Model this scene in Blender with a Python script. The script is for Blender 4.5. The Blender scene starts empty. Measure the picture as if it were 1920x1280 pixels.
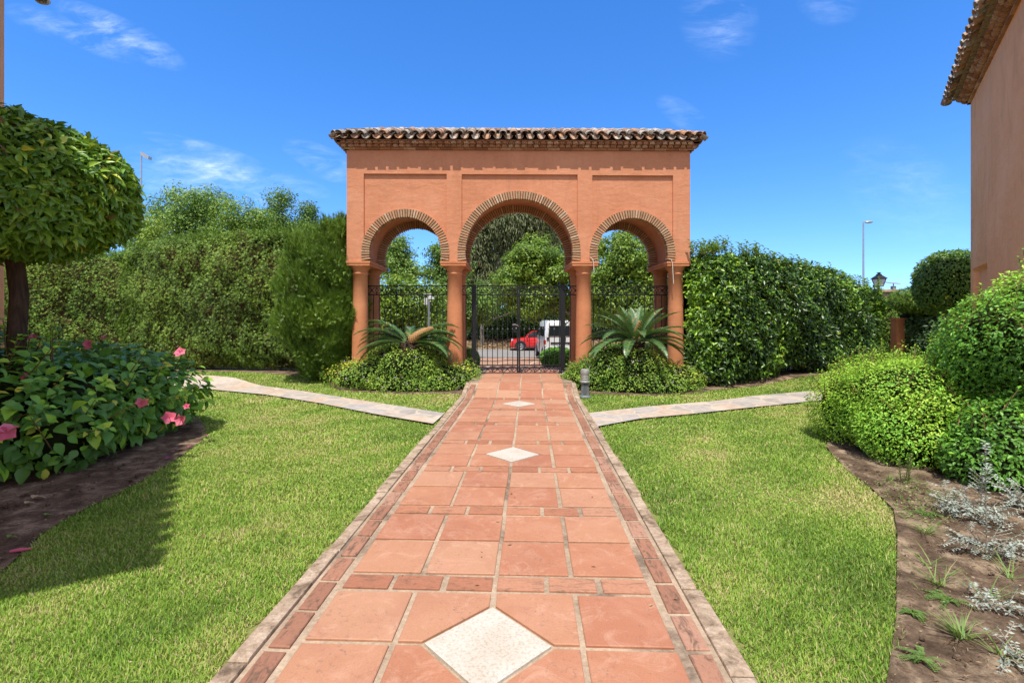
import bpy, math, random
import numpy as np
from math import pi, sin, cos, radians, sqrt
random.seed(5)
RNG = np.random.default_rng(11)
COL = bpy.context.scene.collection
H, F, CX, HY = 1.45, 920.0, 960.0, 595.0      # camera height, focal length and vanishing point (photo pixels)
SUN = np.array([-0.06, -0.43, 1.0]); SUN = SUN / np.linalg.norm(SUN)

def P(x, y, Z):                                # photo pixel + distance -> world point
    return ((x-CX)*Z/F, Z, H+(HY-y)*Z/F)
def G(x, y, z0=0.0):                           # photo pixel on level ground z0 -> x, y
    Z = (H-z0)*F/(y-HY)
    return ((x-CX)*Z/F, Z)

# ------------------------------------------------------------------ objects
def tag(o, label=None, cat=None, group=None, kind=None):
    if label: o['label'] = label
    if cat: o['category'] = cat
    if group: o['group'] = group
    if kind: o['kind'] = kind
    return o
def empty(name, loc=(0,0,0), rz=0.0):
    o = bpy.data.objects.new(name, None); COL.objects.link(o)
    o.location = loc; o.rotation_euler = (0,0,rz); o.empty_display_size = .2
    return o
def npmesh(name, V, faces, mats, parent=None, tint=None, mi=None, smooth=False):
    """V (n,3); faces: array (m,k) or list of lists"""
    me = bpy.data.meshes.new(name)
    V = np.asarray(V, dtype=np.float32)
    if isinstance(faces, np.ndarray):
        m, k = faces.shape
        me.vertices.add(len(V)); me.vertices.foreach_set('co', V.ravel())
        me.loops.add(m*k); me.loops.foreach_set('vertex_index', faces.astype(np.int32).ravel())
        me.polygons.add(m)
        me.polygons.foreach_set('loop_start', np.arange(0, m*k, k, dtype=np.int32))
        me.polygons.foreach_set('loop_total', np.full(m, k, dtype=np.int32))
        me.update(calc_edges=True)
    else:
        me.from_pydata([tuple(map(float, v)) for v in V], [], [list(f) for f in faces]); me.update()
    if tint is not None:
        a = me.attributes.new('tint', 'FLOAT', 'POINT'); a.data.foreach_set('value', np.asarray(tint, dtype=np.float32))
    for m_ in (mats if isinstance(mats, (list, tuple)) else [mats]): me.materials.append(m_)
    if mi is not None: me.polygons.foreach_set('material_index', np.asarray(mi, dtype=np.int32))
    if smooth: me.polygons.foreach_set('use_smooth', np.ones(len(me.polygons), dtype=bool))
    me.update()
    o = bpy.data.objects.new(name, me); COL.objects.link(o)
    if parent is not None: o.parent = parent
    return o
def copy_tree(o, parent=None):
    c = o.copy(); COL.objects.link(c); c.parent = parent
    for ch in [k for k in COL.objects if k.parent == o]: copy_tree(ch, c)
    return c

class MB:
    """collects solids into one mesh"""
    def __init__(s): s.v=[]; s.f=[]; s.t=[]; s.mi=[]; s.m=0
    def add(s, vs, fs, tint=.5):
        b=len(s.v); s.v+= [tuple(p) for p in vs]; s.f += [[i+b for i in f] for f in fs]
        s.t += [tint]*len(vs); s.mi += [s.m]*len(fs); return s
    def box(s, x0,x1,y0,y1,z0,z1, tint=.5, c=0.0):
        vs=[(x0,y0,z0),(x1,y0,z0),(x1,y1,z0),(x0,y1,z0),(x0,y0,z1),(x1,y0,z1),(x1,y1,z1),(x0,y1,z1)]
        if c: vs=[(cx,cy,cz) if i<4 else (cx+(c if cx==x0 else -c), cy+(c if cy==y0 else -c), cz) for i,(cx,cy,cz) in enumerate(vs)]
        return s.add(vs, [[0,3,2,1],[4,5,6,7],[0,1,5,4],[1,2,6,5],[2,3,7,6],[3,0,4,7]], tint)
    def prism(s, pts, z0, z1, tint=.5, inset=0.0, zf=None):
        n=len(pts); cx=sum(p[0] for p in pts)/n; cy=sum(p[1] for p in pts)/n
        a=sum(pts[i][0]*pts[(i+1)%n][1]-pts[(i+1)%n][0]*pts[i][1] for i in range(n))
        if a<0: pts=pts[::-1]
        zf = zf or (lambda x,y: 0)
        top=[]
        for (x,y) in pts:
            d=math.hypot(x-cx,y-cy) or 1; k=1-inset/d*1.3; top.append((cx+(x-cx)*k, cy+(y-cy)*k))
        vs=[(x,y,z0+zf(x,y)) for x,y in pts]+[(x,y,z1-inset*.6+zf(x,y)) for x,y in pts]+[(x,y,z1+zf(x,y)) for x,y in top]
        fs=[list(range(n))[::-1], list(range(2*n,3*n))]
        for i in range(n):
            j=(i+1)%n; fs += [[i,j,n+j,n+i],[n+i,n+j,2*n+j,2*n+i]]
        return s.add(vs, fs, tint)
    def tube(s, pts, r, seg=8, tint=.5, cap=True):
        pts=[np.array(p,float) for p in pts]; n=len(pts)
        rs = r if isinstance(r,(list,tuple,np.ndarray)) else [r]*n
        vs=[]; up=None
        for i,p in enumerate(pts):
            t=pts[min(i+1,n-1)]-pts[max(i-1,0)]; t/= (np.linalg.norm(t)+1e-9)
            if up is None:
                up=np.array([0,0,1.]) if abs(t[2])<.9 else np.array([1.,0,0])
            a=np.cross(t,up); a/=np.linalg.norm(a)+1e-9; b=np.cross(a,t); up=b
            for k in range(seg):
                th=2*pi*k/seg; vs.append(p+rs[i]*(cos(th)*a+sin(th)*b))
        fs=[]
        for i in range(n-1):
            for k in range(seg):
                k2=(k+1)%seg; fs.append([i*seg+k, i*seg+k2, (i+1)*seg+k2, (i+1)*seg+k])
        if cap: fs += [list(range(seg))[::-1] if False else list(range(seg)), [ (n-1)*seg+k for k in range(seg)][::-1]]
        return s.add(vs, fs, tint)
    def lathe(s, prof, cx=0, cy=0, seg=24, tint=.5, a0=0.0):
        n=len(prof); vs=[]
        for r,z in prof:
            for k in range(seg): th=a0+2*pi*k/seg; vs.append((cx+r*cos(th), cy+r*sin(th), z))
        fs=[]
        for i in range(n-1):
            for k in range(seg):
                k2=(k+1)%seg; fs.append([i*seg+k, i*seg+k2, (i+1)*seg+k2, (i+1)*seg+k])
        fs.append(list(range(seg))[::-1]); fs.append([(n-1)*seg+k for k in range(seg)])
        return s.add(vs, fs, tint)
    def bar(s, p, q, w, d=None, tint=.5):
        """square bar p->q in the xz plane, width w, depth d (along y)"""
        d = d or w; p=np.array(p,float); q=np.array(q,float); t=q-p; t/=np.linalg.norm(t)+1e-9
        y=np.array([0,1.,0]); a=np.cross(t,y)
        if np.linalg.norm(a)<1e-3: a=np.array([1.,0,0]); y=np.array([0,0,1.])
        a/=np.linalg.norm(a)
        vs=[]
        for c in (p,q):
            for (i,j) in ((-1,-1),(1,-1),(1,1),(-1,1)): vs.append(c+a*i*w/2+y*j*d/2)
        return s.add(vs, [[0,1,2,3],[7,6,5,4],[0,4,5,1],[1,5,6,2],[2,6,7,3],[3,7,4,0]], tint)
    def sphere(s, c, r, seg=12, ring=8, sc=(1,1,1), tint=.5):
        vs=[]; fs=[]
        for i in range(ring+1):
            ph=pi*i/ring
            for k in range(seg):
                th=2*pi*k/seg; vs.append((c[0]+r*sc[0]*sin(ph)*cos(th), c[1]+r*sc[1]*sin(ph)*sin(th), c[2]+r*sc[2]*cos(ph)))
        for i in range(ring):
            for k in range(seg):
                k2=(k+1)%seg; fs.append([i*seg+k,(i+1)*seg+k,(i+1)*seg+k2,i*seg+k2])
        return s.add(vs, fs, tint)
    def build(s, name, mats, parent=None, smooth=False, angle=None):
        o=npmesh(name, np.array(s.v,dtype=np.float32).reshape(-1,3), s.f, mats, parent, tint=s.t, mi=s.mi)
        if smooth:
            me=o.data; me.polygons.foreach_set('use_smooth', np.ones(len(me.polygons),dtype=bool))
            me.set_sharp_from_angle(angle=radians(angle or 35))
        return o

# ------------------------------------------------------------------ numpy noise (sum of sines)
def noise(Pn, scale, seed=0, oct=6):
    r=np.random.default_rng(seed); out=np.zeros(len(Pn))
    for _ in range(oct):
        k=r.normal(size=3); k/=np.linalg.norm(k); k*=scale*r.uniform(.6,1.7)
        out+=np.sin(Pn@k+r.uniform(0,6.28))
    return out/sqrt(oct/2.)/1.6
def unit(a): return a/(np.linalg.norm(a,axis=-1,keepdims=True)+1e-9)

# ------------------------------------------------------------------ leaves
T_SIMPLE=(np.array([[0,0,0],[-.5,.45,.10],[0,1,-.08],[.5,.45,.10]]), np.array([[0,2,1],[0,3,2]]))
T_OVATE=(np.array([[0,0,0],[-.42,.22,.10],[-.5,.45,.12],[-.3,.75,.04],[0,1.05,-.16],[.3,.75,.04],[.5,.45,.12],[.42,.22,.10],[0,.4,-.0],[0,.75,-.05]]),
         np.array([[0,8,1],[1,8,2],[2,8,9],[2,9,3],[3,9,4],[0,7,8],[7,6,8],[6,9,8],[6,5,9],[5,4,9]]))
def _spray(n,spread,w,seed):
    r=np.random.default_rng(seed); v=[];f=[]
    for i in range(n):
        a=(i-(n-1)/2)/max(n-1,1)*spread*2; l=r.uniform(.7,1.05); z=r.uniform(-.12,.12)
        d=np.array([sin(a),cos(a),0]); q=np.array([cos(a),-sin(a),0])
        b=len(v); v+= [np.array([0,0,0])+q*w*.5, np.array([0,0,0])-q*w*.5, d*l+np.array([0,0,z])]; f.append([b,b+1,b+2])
    return (np.array(v),np.array(f))
T_SPRAY=_spray(4,.75,.20,1)
T_NEEDLE=_spray(5,.32,.11,2)
def leafset(Pt, N, D, L, W, T=T_SIMPLE):
    """Pt base points, N leaf normals, D length directions (made orthogonal), L lengths, W widths -> verts, faces"""
    tv,tf=T; n=len(Pt)
    D=unit(D); X=unit(np.cross(D,N)); Z=np.cross(X,D)
    L=np.broadcast_to(L,(n,))[:,None,None]; W=np.broadcast_to(W,(n,))[:,None,None]
    V = Pt[:,None,:]+ X[:,None,:]*tv[None,:,0:1]*W + D[:,None,:]*tv[None,:,1:2]*L + Z[:,None,:]*tv[None,:,2:3]*L
    Fc = (tf[None,:,:]+ (np.arange(n)*len(tv))[:,None,None]).reshape(-1,3)
    return V.reshape(-1,3), Fc, len(tv)
def foliage(name, Pt, Nr, size, mat, parent=None, T=T_SIMPLE, asp=.5, up=.2, droop=.0, rnd=.9, tint=None, jit=.3,seed=0,out=.35,lo=.10,hi=.92,sg=.17):
    r=np.random.default_rng(seed); n=len(Pt)
    N=unit(Nr+rnd*r.normal(size=(n,3))*.55+np.array([0,0,up]))
    D=unit(r.normal(size=(n,3))+out*2*Nr+np.array([0,0,-droop]))
    D=unit(D-(D*N).sum(1,keepdims=True)*N*.85)
    L=size*r.uniform(1-jit,1+jit,n)
    V,Fc,k=leafset(Pt,N,D,L,L*asp,T)
    if tint is None: tint=np.full(n,.5)
    t=np.where((tint<lo)|(tint>hi),np.clip(tint,0,1),np.clip(tint+r.normal(size=n)*sg,lo,hi))
    return npmesh(name,V,Fc,mat,parent,tint=np.repeat(t,k))

# ------------------------------------------------------------------ materials
class NT:
    def __init__(s,m):
        s.m=m; m.use_nodes=True; s.t=m.node_tree; s.t.nodes.clear()
    def n(s,typ,**kw):
        o=s.t.nodes.new(typ)
        for k,v in kw.items():
            if k.startswith('i_'):
                key=k[2:]; key=int(key) if key.isdigit() else key.replace('_',' ')
                o.inputs[key].default_value=v
            else: setattr(o,k,v)
        return o
    def l(s,a,b): s.t.links.new(a,b)
def ramp(nt, fac, stops, interp='LINEAR'):
    r=nt.n('ShaderNodeValToRGB'); e=r.color_ramp.elements; r.color_ramp.interpolation=interp
    while len(e)<len(stops): e.new(.5)
    for i,(p,c) in enumerate(stops): e[i].position=p; e[i].color=(*c,1)
    nt.l(fac,r.inputs[0]); return r.outputs[0]
def noi(nt, scale, detail=4, rough=.55, vec=None, dist=0.0):
    n=nt.n('ShaderNodeTexNoise',i_Scale=scale,i_Detail=detail,i_Roughness=rough,i_Distortion=dist)
    if vec is not None: nt.l(vec,n.inputs['Vector'])
    return n.outputs[0]
def math_(nt,op,a,b=None,clamp=False):
    m=nt.n('ShaderNodeMath',operation=op); m.use_clamp=clamp
    for i,v in enumerate((a,b)):
        if v is None: continue
        if hasattr(v,'links'): nt.l(v,m.inputs[i])
        else: m.inputs[i].default_value=v
    return m.outputs[0]
def mix(nt,f,a,b,typ='MIX'):
    m=nt.n('ShaderNodeMix',data_type='RGBA',blend_type=typ)
    for k,v in ((0,f),(6,a),(7,b)):
        if hasattr(v,'links'): nt.l(v,m.inputs[k])
        else: m.inputs[k].default_value=v if k==0 else (*v,1)
    return m.outputs[2]
def geo(nt): return nt.n('ShaderNodeNewGeometry').outputs['Position']
def mapv(nt,vec,scale=(1,1,1),rot=(0,0,0)):
    m=nt.n('ShaderNodeMapping'); nt.l(vec,m.inputs[0]); m.inputs['Scale'].default_value=scale; m.inputs['Rotation'].default_value=rot
    return m.outputs[0]
def finish(nt,col,rough=.7,bump=None,bs=.3,bd=.01,spec=.4,metal=0.0,trans=0.0,coat=0.0):
    p=nt.n('ShaderNodeBsdfPrincipled'); o=nt.n('ShaderNodeOutputMaterial')
    if hasattr(col,'links'): nt.l(col,p.inputs['Base Color'])
    else: p.inputs['Base Color'].default_value=(*col,1)
    if hasattr(rough,'links'): nt.l(rough,p.inputs['Roughness'])
    else: p.inputs['Roughness'].default_value=rough
    p.inputs['Specular IOR Level'].default_value=spec; p.inputs['Metallic'].default_value=metal
    if coat: p.inputs['Coat Weight'].default_value=coat
    if bump is not None:
        b=nt.n('ShaderNodeBump'); b.inputs['Strength'].default_value=bs; b.inputs['Distance'].default_value=bd
        nt.l(bump,b.inputs['Height']); nt.l(b.outputs[0],p.inputs['Normal'])
    sh=p.outputs[0]
    if trans:
        tr=nt.n('ShaderNodeBsdfTranslucent'); 
        if hasattr(col,'links'):
            c2=mix(nt,.5,col,(.30,.42,.04)); nt.l(c2,tr.inputs[0])
        ms=nt.n('ShaderNodeMixShader'); ms.inputs[0].default_value=trans
        nt.l(sh,ms.inputs[1]); nt.l(tr.outputs[0],ms.inputs[2]); sh=ms.outputs[0]
    nt.l(sh,o.inputs[0]); return nt.m
def newm(name): return NT(bpy.data.materials.new(name))
def attr(nt): return nt.n('ShaderNodeAttribute',attribute_name='tint').outputs['Fac']
def m_leaf(name,stops,rough=.45,trans=.22,spec=.4):
    nt=newm(name); c=ramp(nt,attr(nt),stops)
    v=noi(nt,40,2,.5,geo(nt)); c=mix(nt,.25,c,ramp(nt,v,[(.3,(.4,.4,.4)),(.7,(.62,.62,.62))]),'OVERLAY')
    return finish(nt,c,rough,trans=trans,spec=spec)
def m_plain(name,c,rough=.6,metal=0.0,spec=.5,var=.12,sc=8,bs=0,coat=0.0):
    nt=newm(name); v=noi(nt,sc,5,.6,geo(nt))
    col=ramp(nt,v,[(.3,tuple(x*(1-var) for x in c)),(.7,tuple(min(1,x*(1+var)) for x in c))])
    return finish(nt,col,rough,bump=v if bs else None,bs=bs,metal=metal,spec=spec,coat=coat)

def m_stucco(name,base,dark,light,bs=.35,streak=.25):
    nt=newm(name); g=geo(nt)
    a=noi(nt,1.1,6,.6,g,.4); b=noi(nt,14,5,.6,g); c=noi(nt,3.2,5,.65,mapv(nt,g,(1,1,.25)),.6)
    col=ramp(nt,a,[(.3,dark),(.5,base),(.72,light)])
    col=mix(nt,math_(nt,'MULTIPLY',ramp(nt,c,[(.55,(0,0,0)),(.75,(1,1,1))]),streak),col,tuple(x*.6 for x in base))
    col=mix(nt,.22,col,ramp(nt,b,[(.3,(.35,.35,.35)),(.7,(.62,.62,.62))]),'OVERLAY')
    st_=noi(nt,9,6,.7,mapv(nt,g,(1,1,.08)),.2)
    col=mix(nt,math_(nt,'MULTIPLY',ramp(nt,st_,[(.54,(0,0,0)),(.70,(1,1,1))]),.22),col,tuple(x*.62 for x in base))
    sm=math_(nt,'ADD',math_(nt,'MULTIPLY',noi(nt,5,6,.6,mapv(nt,g,(.6,.6,1.3)),.5),1.0),math_(nt,'MULTIPLY',noi(nt,60,4,.6,g),.25))
    return finish(nt,col,.9,bump=sm,bs=bs,bd=.03,spec=.15)
M={}
M['gate_wall']=m_stucco('gate_stucco',(.625,.270,.150),(.56,.234,.124),(.675,.310,.182),bs=.45)
M['column']=m_stucco('column_paint',(.62,.25,.12),(.54,.21,.10),(.67,.29,.15),bs=.12,streak=.4)
M['house_wall']=m_stucco('house_stucco',(.92,.43,.20),(.82,.37,.165),(.94,.48,.245),bs=.9,streak=.5)

def m_roof():
    nt=newm('roof_tile'); g=geo(nt); t=attr(nt)
    c=ramp(nt,t,[(0,(.16,.12,.09)),(.2,(.36,.19,.11)),(.4,(.30,.26,.21)),(.6,(.50,.44,.37)),(.8,(.52,.24,.10)),(1,(.55,.50,.44))])
    n=noi(nt,18,6,.7,g,.5)
    c=mix(nt,ramp(nt,n,[(.50,(0,0,0)),(.62,(1,1,1))]),c,(.10,.085,.07))
    n2=noi(nt,11,6,.7,mapv(nt,g,(1.3,1,1)),.3)
    c=mix(nt,ramp(nt,n2,[(.56,(0,0,0)),(.66,(.8,.8,.8))]),c,(.55,.52,.47))
    return finish(nt,c,.9,bump=n,bs=.6,bd=.01,spec=.1)
M['roof']=m_roof()
def m_brick(name,stops,soot=.5,scale=(1,1,1)):
    nt=newm(name); g=geo(nt); c=ramp(nt,attr(nt),stops)
    n=noi(nt,22,6,.7,mapv(nt,g,scale),.8)
    c=mix(nt,math_(nt,'MULTIPLY',ramp(nt,n,[(.5,(0,0,0)),(.64,(1,1,1))]),soot),c,(.13,.085,.06))
    n2=noi(nt,70,4,.6,g)
    c=mix(nt,.3,c,ramp(nt,n2,[(.3,(.35,.35,.35)),(.7,(.65,.65,.65))]),'OVERLAY')
    return finish(nt,c,.88,bump=n,bs=.5,bd=.006,spec=.15)
M['arch_brick']=m_brick('arch_brick',[(0,(.40,.22,.12)),(.5,(.52,.33,.20)),(.8,(.56,.27,.14)),(1,(.62,.46,.32))],.45)
M['cornice_brick']=m_brick('cornice_brick',[(0,(.30,.14,.08)),(.5,(.46,.22,.12)),(1,(.55,.36,.24))],.6)
M['arch_mortar']=m_plain('arch_mortar',(.15,.10,.065),.95,var=.3,sc=30)
M['edge_brick']=m_brick('path_edge_brick',[(0,(.27,.13,.085)),(.5,(.34,.165,.105)),(1,(.38,.21,.145))],.95,(1.6,.5,1))
M['row_brick']=m_brick('path_row_brick',[(0,(.33,.14,.085)),(.5,(.40,.175,.10)),(1,(.43,.22,.14))],.6,(.5,1.6,1))
def m_tile():
    nt=newm('terracotta_tile'); g=geo(nt)
    c=ramp(nt,attr(nt),[(0,(.37,.150,.085)),(.35,(.40,.172,.095)),(.65,(.42,.195,.108)),(1,(.44,.24,.145))])
    a=noi(nt,3.5,6,.65,g,.8)
    c=mix(nt,ramp(nt,a,[(.45,(0,0,0)),(.75,(.75,.75,.75))]),c,(.46,.235,.15))
    b=noi(nt,38,5,.75,g,.3)
    c=mix(nt,math_(nt,'MULTIPLY',ramp(nt,b,[(.545,(0,0,0)),(.64,(1,1,1))]),ramp(nt,noi(nt,2.9,6,.75,g),[(.44,(.04,.04,.04)),(.62,(.8,.8,.8))])),c,(.20,.12,.09))
    b2=noi(nt,1.6,5,.6,g,.5)
    c=mix(nt,math_(nt,'MULTIPLY',ramp(nt,b2,[(.5,(0,0,0)),(.7,(1,1,1))]),.45),c,(.29,.11,.065))
    c=mix(nt,math_(nt,'MULTIPLY',ramp(nt,noi(nt,6,8,.75,g,1.2),[(.52,(0,0,0)),(.66,(1,1,1))]),.38),c,(.58,.36,.25))
    c=mix(nt,.35,c,ramp(nt,noi(nt,140,3,.7,g),[(.3,(.35,.35,.35)),(.7,(.65,.65,.65))]),'OVERLAY')
    return finish(nt,c,.7,bump=math_(nt,'ADD',noi(nt,9,4,.6,g),math_(nt,'MULTIPLY',b,.4)),bs=.18,bd=.01,spec=.3)
M['tile']=m_tile()
def m_mortar():
    nt=newm('path_mortar'); g=geo(nt)
    a=noi(nt,1.3,8,.72,g,.5); b=noi(nt,55,4,.7,g)
    c=ramp(nt,a,[(.38,(.18,.135,.10)),(.48,(.36,.27,.19)),(.64,(.48,.37,.265))])
    c=mix(nt,.5,c,ramp(nt,b,[(.3,(.25,.25,.25)),(.7,(.7,.7,.7))]),'OVERLAY')
    return finish(nt,c,.95,bump=b,bs=.6,bd=.006,spec=.1)
M['mortar']=m_mortar()
def m_curb():
    nt=newm('curb_concrete'); g=geo(nt)
    a=noi(nt,7,7,.7,g,.6); b=noi(nt,60,4,.7,g)
    c=ramp(nt,a,[(.36,(.16,.115,.08)),(.48,(.34,.25,.175)),(.62,(.48,.375,.28))])
    c=mix(nt,.5,c,ramp(nt,b,[(.3,(.25,.25,.25)),(.7,(.7,.7,.7))]),'OVERLAY')
    return finish(nt,c,.95,bump=math_(nt,'ADD',a,math_(nt,'MULTIPLY',b,.5)),bs=.8,bd=.012,spec=.1)
M['curb']=m_curb()
def m_marble():
    nt=newm('white_stone'); g=geo(nt)
    v=nt.n('ShaderNodeTexVoronoi',i_Scale=95.0); nt.l(g,v.inputs['Vector'])
    c=mix(nt,.6,(.50,.45,.375),ramp(nt,noi(nt,75,3,.6,g),[(.35,(.34,.25,.16)),(.52,(.62,.57,.50))]))
    c=mix(nt,.4,c,ramp(nt,noi(nt,4,4,.6,g),[(.3,(.38,.30,.21)),(.6,(.53,.495,.43))]))
    return finish(nt,c,.6,bump=v.outputs[0],bs=.15,bd=.004)
M['marble']=m_marble()
def m_flag():
    nt=newm('flagstone'); g=geo(nt)
    dv=nt.n('ShaderNodeVectorMath',operation='ADD'); nt.l(g,dv.inputs[0])
    nz=nt.n('ShaderNodeTexNoise',i_Scale=3.0); nt.l(g,nz.inputs['Vector'])
    sc=nt.n('ShaderNodeVectorMath',operation='SCALE'); sc.inputs['Scale'].default_value=.16; nt.l(nz.outputs['Color'],sc.inputs[0]); nt.l(sc.outputs[0],dv.inputs[1])
    v=nt.n('ShaderNodeTexVoronoi',i_Scale=2.6); nt.l(dv.outputs[0],v.inputs['Vector'])
    e=nt.n('ShaderNodeTexVoronoi',feature='DISTANCE_TO_EDGE',i_Scale=2.6); nt.l(dv.outputs[0],e.inputs['Vector'])
    sep=nt.n('ShaderNodeSeparateColor'); nt.l(v.outputs['Color'],sep.inputs[0])
    c=ramp(nt,sep.outputs[0],[(0,(.33,.30,.27)),(.3,(.42,.37,.32)),(.5,(.50,.37,.27)),(.75,(.38,.36,.345)),(1,(.52,.44,.35))])
    c=mix(nt,.6,c,ramp(nt,noi(nt,9,6,.7,g),[(.3,(.3,.3,.3)),(.7,(.66,.66,.66))]),'OVERLAY')
    j=ramp(nt,e.outputs['Distance'],[(.02,(1,1,1)),(.05,(0,0,0))])
    c=mix(nt,j,c,(.50,.42,.33))
    return finish(nt,c,.85,bump=e.outputs['Distance'],bs=.3,bd=.02,spec=.2)
M['flag']=m_flag()
def m_soil():
    nt=newm('soil'); g=geo(nt)
    a=noi(nt,4,7,.7,g,.3); b=noi(nt,45,6,.75,g)
    c=ramp(nt,a,[(.34,(.070,.047,.031)),(.5,(.155,.108,.072)),(.62,(.33,.245,.165))])
    c=mix(nt,.6,c,ramp(nt,b,[(.3,(.2,.2,.2)),(.7,(.8,.8,.8))]),'OVERLAY')
    d=noi(nt,90,3,.6,mapv(nt,g,(1,.3,1),(0,0,.6)))
    c=mix(nt,ramp(nt,d,[(.68,(0,0,0)),(.74,(.5,.5,.5))]),c,(.38,.27,.17))
    return finish(nt,c,.98,bump=math_(nt,'ADD',a,math_(nt,'MULTIPLY',b,.5)),bs=1.0,bd=.03,spec=.05)
M['soil']=m_soil()
def m_lawnbase():
    nt=newm('lawn_thatch'); g=geo(nt)
    a=noi(nt,1.1,5,.6,g); b=noi(nt,60,5,.7,g)
    c=ramp(nt,a,[(.3,(.15,.22,.04)),(.6,(.26,.27,.09))])
    c=mix(nt,.6,c,ramp(nt,b,[(.3,(.2,.2,.2)),(.7,(.75,.75,.75))]),'OVERLAY')
    return finish(nt,c,.95,bump=b,bs=.8,bd=.02,spec=.05)
M['lawn']=m_lawnbase()
def m_ground():
    nt=newm('dry_ground'); g=geo(nt)
    a=noi(nt,.4,6,.65,g); b=noi(nt,9,6,.75,g)
    c=ramp(nt,a,[(.35,(.10,.10,.04)),(.55,(.20,.145,.085)),(.7,(.26,.19,.12))])
    c=mix(nt,.6,c,ramp(nt,b,[(.3,(.25,.25,.25)),(.7,(.75,.75,.75))]),'OVERLAY')
    return finish(nt,c,.98,bump=b,bs=.8,bd=.05,spec=.05)
M['ground']=m_ground()
def m_asphalt():
    nt=newm('asphalt'); g=geo(nt)
    c=mix(nt,.5,ramp(nt,noi(nt,.5,5,.6,g),[(.3,(.25,.225,.195)),(.7,(.33,.30,.265))]),ramp(nt,noi(nt,120,3,.7,g),[(.3,(.10,.10,.10)),(.7,(.28,.28,.27))]),'MIX')
    return finish(nt,c,.9,bump=noi(nt,120,3,.7,g),bs=.4,bd=.01,spec=.2)
M['asphalt']=m_asphalt()
def m_drive():
    nt=newm('driveway_brick'); g=geo(nt)
    b=nt.n('ShaderNodeTexBrick',i_Scale=1.0,i_Mortar_Size=.035,i_Brick_Width=1.1,i_Row_Height=1.1); b.offset=0
    nt.l(mapv(nt,g,(1,1,1),(0,0,.1)),b.inputs['Vector'])
    b.inputs['Color1'].default_value=(.33,.17,.11,1); b.inputs['Color2'].default_value=(.40,.23,.15,1); b.inputs['Mortar'].default_value=(.56,.46,.34,1)
    c=mix(nt,.5,b.outputs[0],ramp(nt,noi(nt,6,6,.7,g),[(.3,(.3,.3,.3)),(.7,(.68,.68,.68))]),'OVERLAY')
    return finish(nt,c,.9,spec=.15)
M['drive']=m_drive()
def m_bark(name,a,b):
    nt=newm(name); g=geo(nt); n=noi(nt,14,7,.7,mapv(nt,g,(1,1,.25)),.8)
    return finish(nt,ramp(nt,n,[(.35,a),(.65,b)]),.95,bump=n,bs=.9,bd=.02,spec=.1)
M['bark']=m_bark('bark_brown',(.035,.024,.018),(.10,.065,.045))
M['bark_pale']=m_bark('bark_pale',(.12,.10,.08),(.30,.26,.21))
M['stem']=m_bark('stem_brown',(.10,.06,.03),(.22,.14,.07))
M['iron']=m_plain('black_iron',(.014,.014,.016),.5,metal=.3,var=.4,sc=30)
M['collar']=m_plain('worn_collar',(.10,.10,.10),.5,metal=.4,var=.3)
M['alu']=m_plain('grey_metal',(.40,.41,.42),.5,metal=.5,var=.15)
M['pole']=m_plain('galvanised_pole',(.30,.36,.42),.6,metal=.2)
M['bollard']=m_plain('bollard_paint',(.17,.185,.19),.55,metal=.2,var=.25,sc=20)
M['bollard_cap']=m_plain('bollard_cap_metal',(.40,.40,.38),.45,metal=.4,var=.25,sc=30)
M['white']=m_plain('white_plastic',(.75,.76,.77),.5,var=.05)
M['cable']=m_plain('pale_cable',(.62,.55,.46),.7,var=.1)
M['frost']=m_plain('frosted_glass',(.62,.66,.70),.25,var=.05)
M['silver_stem']=m_plain('silver_stem',(.30,.25,.19),.8)
M['core']=m_plain('inner_shade_core',(.020,.026,.009),.95,spec=.05,var=.5,sc=10)  # near-black solid core: blocks light and carries the shade of leaf gaps
M['core_brown']=m_plain('inner_brown_core',(.055,.040,.018),.95,spec=.05,var=.5,sc=14)  # brown solid core added to block light through conifer hedges
# foliage palettes (reflectance)
M['l_conifer']=m_leaf('leaf_yew',[(0,(0.165,0.104,0.021)),(.12,(0.074,0.131,0.017)),(.5,(0.143,0.248,0.025)),(1,(0.299,0.417,0.047))],.55,.18)
M['l_cypress']=m_leaf('leaf_cypress',[(0,(0.051,0.101,0.011)),(.5,(0.123,0.235,0.023)),(1,(0.262,0.377,0.038))],.6,.18)
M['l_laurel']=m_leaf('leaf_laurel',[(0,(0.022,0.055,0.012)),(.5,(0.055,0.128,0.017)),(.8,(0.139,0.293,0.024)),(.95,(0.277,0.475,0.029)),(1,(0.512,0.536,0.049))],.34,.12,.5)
M['l_shoot']=m_leaf('leaf_young_shoot',[(0,(.12,.25,.03)),(1,(.27,.42,.05))],.4,.3)
M['l_topiary']=m_leaf('leaf_citrus',[(0,(.22,.12,.045)),(.04,(0.079,0.156,0.023)),(.5,(0.145,0.302,0.031)),(.85,(0.315,0.499,0.043)),(1,(0.637,0.637,0.069))],.36,.2,.5)
M['l_hib']=m_leaf('leaf_hibiscus',[(0,(0.073,0.178,0.047)),(.5,(0.148,0.368,0.055)),(.85,(0.395,0.708,0.064)),(1,(0.750,0.750,0.106))],.42,.28,.4)
M['l_lime']=m_leaf('leaf_lime_shrub',[(0,(0.110,0.300,0.027)),(.5,(0.276,0.582,0.048)),(1,(0.552,0.735,0.081))],.45,.3)
M['l_big']=m_leaf('leaf_broad_shrub',[(0,(0.079,0.204,0.027)),(.5,(0.194,0.456,0.046)),(1,(0.456,0.729,0.073))],.42,.25)
M['l_lant']=m_leaf('leaf_lantana',[(0,(0.102,0.204,0.032)),(.5,(0.222,0.389,0.056)),(.85,(0.444,0.574,0.081)),(1,(0.750,0.750,0.097))],.6,.25,.25)
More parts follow.
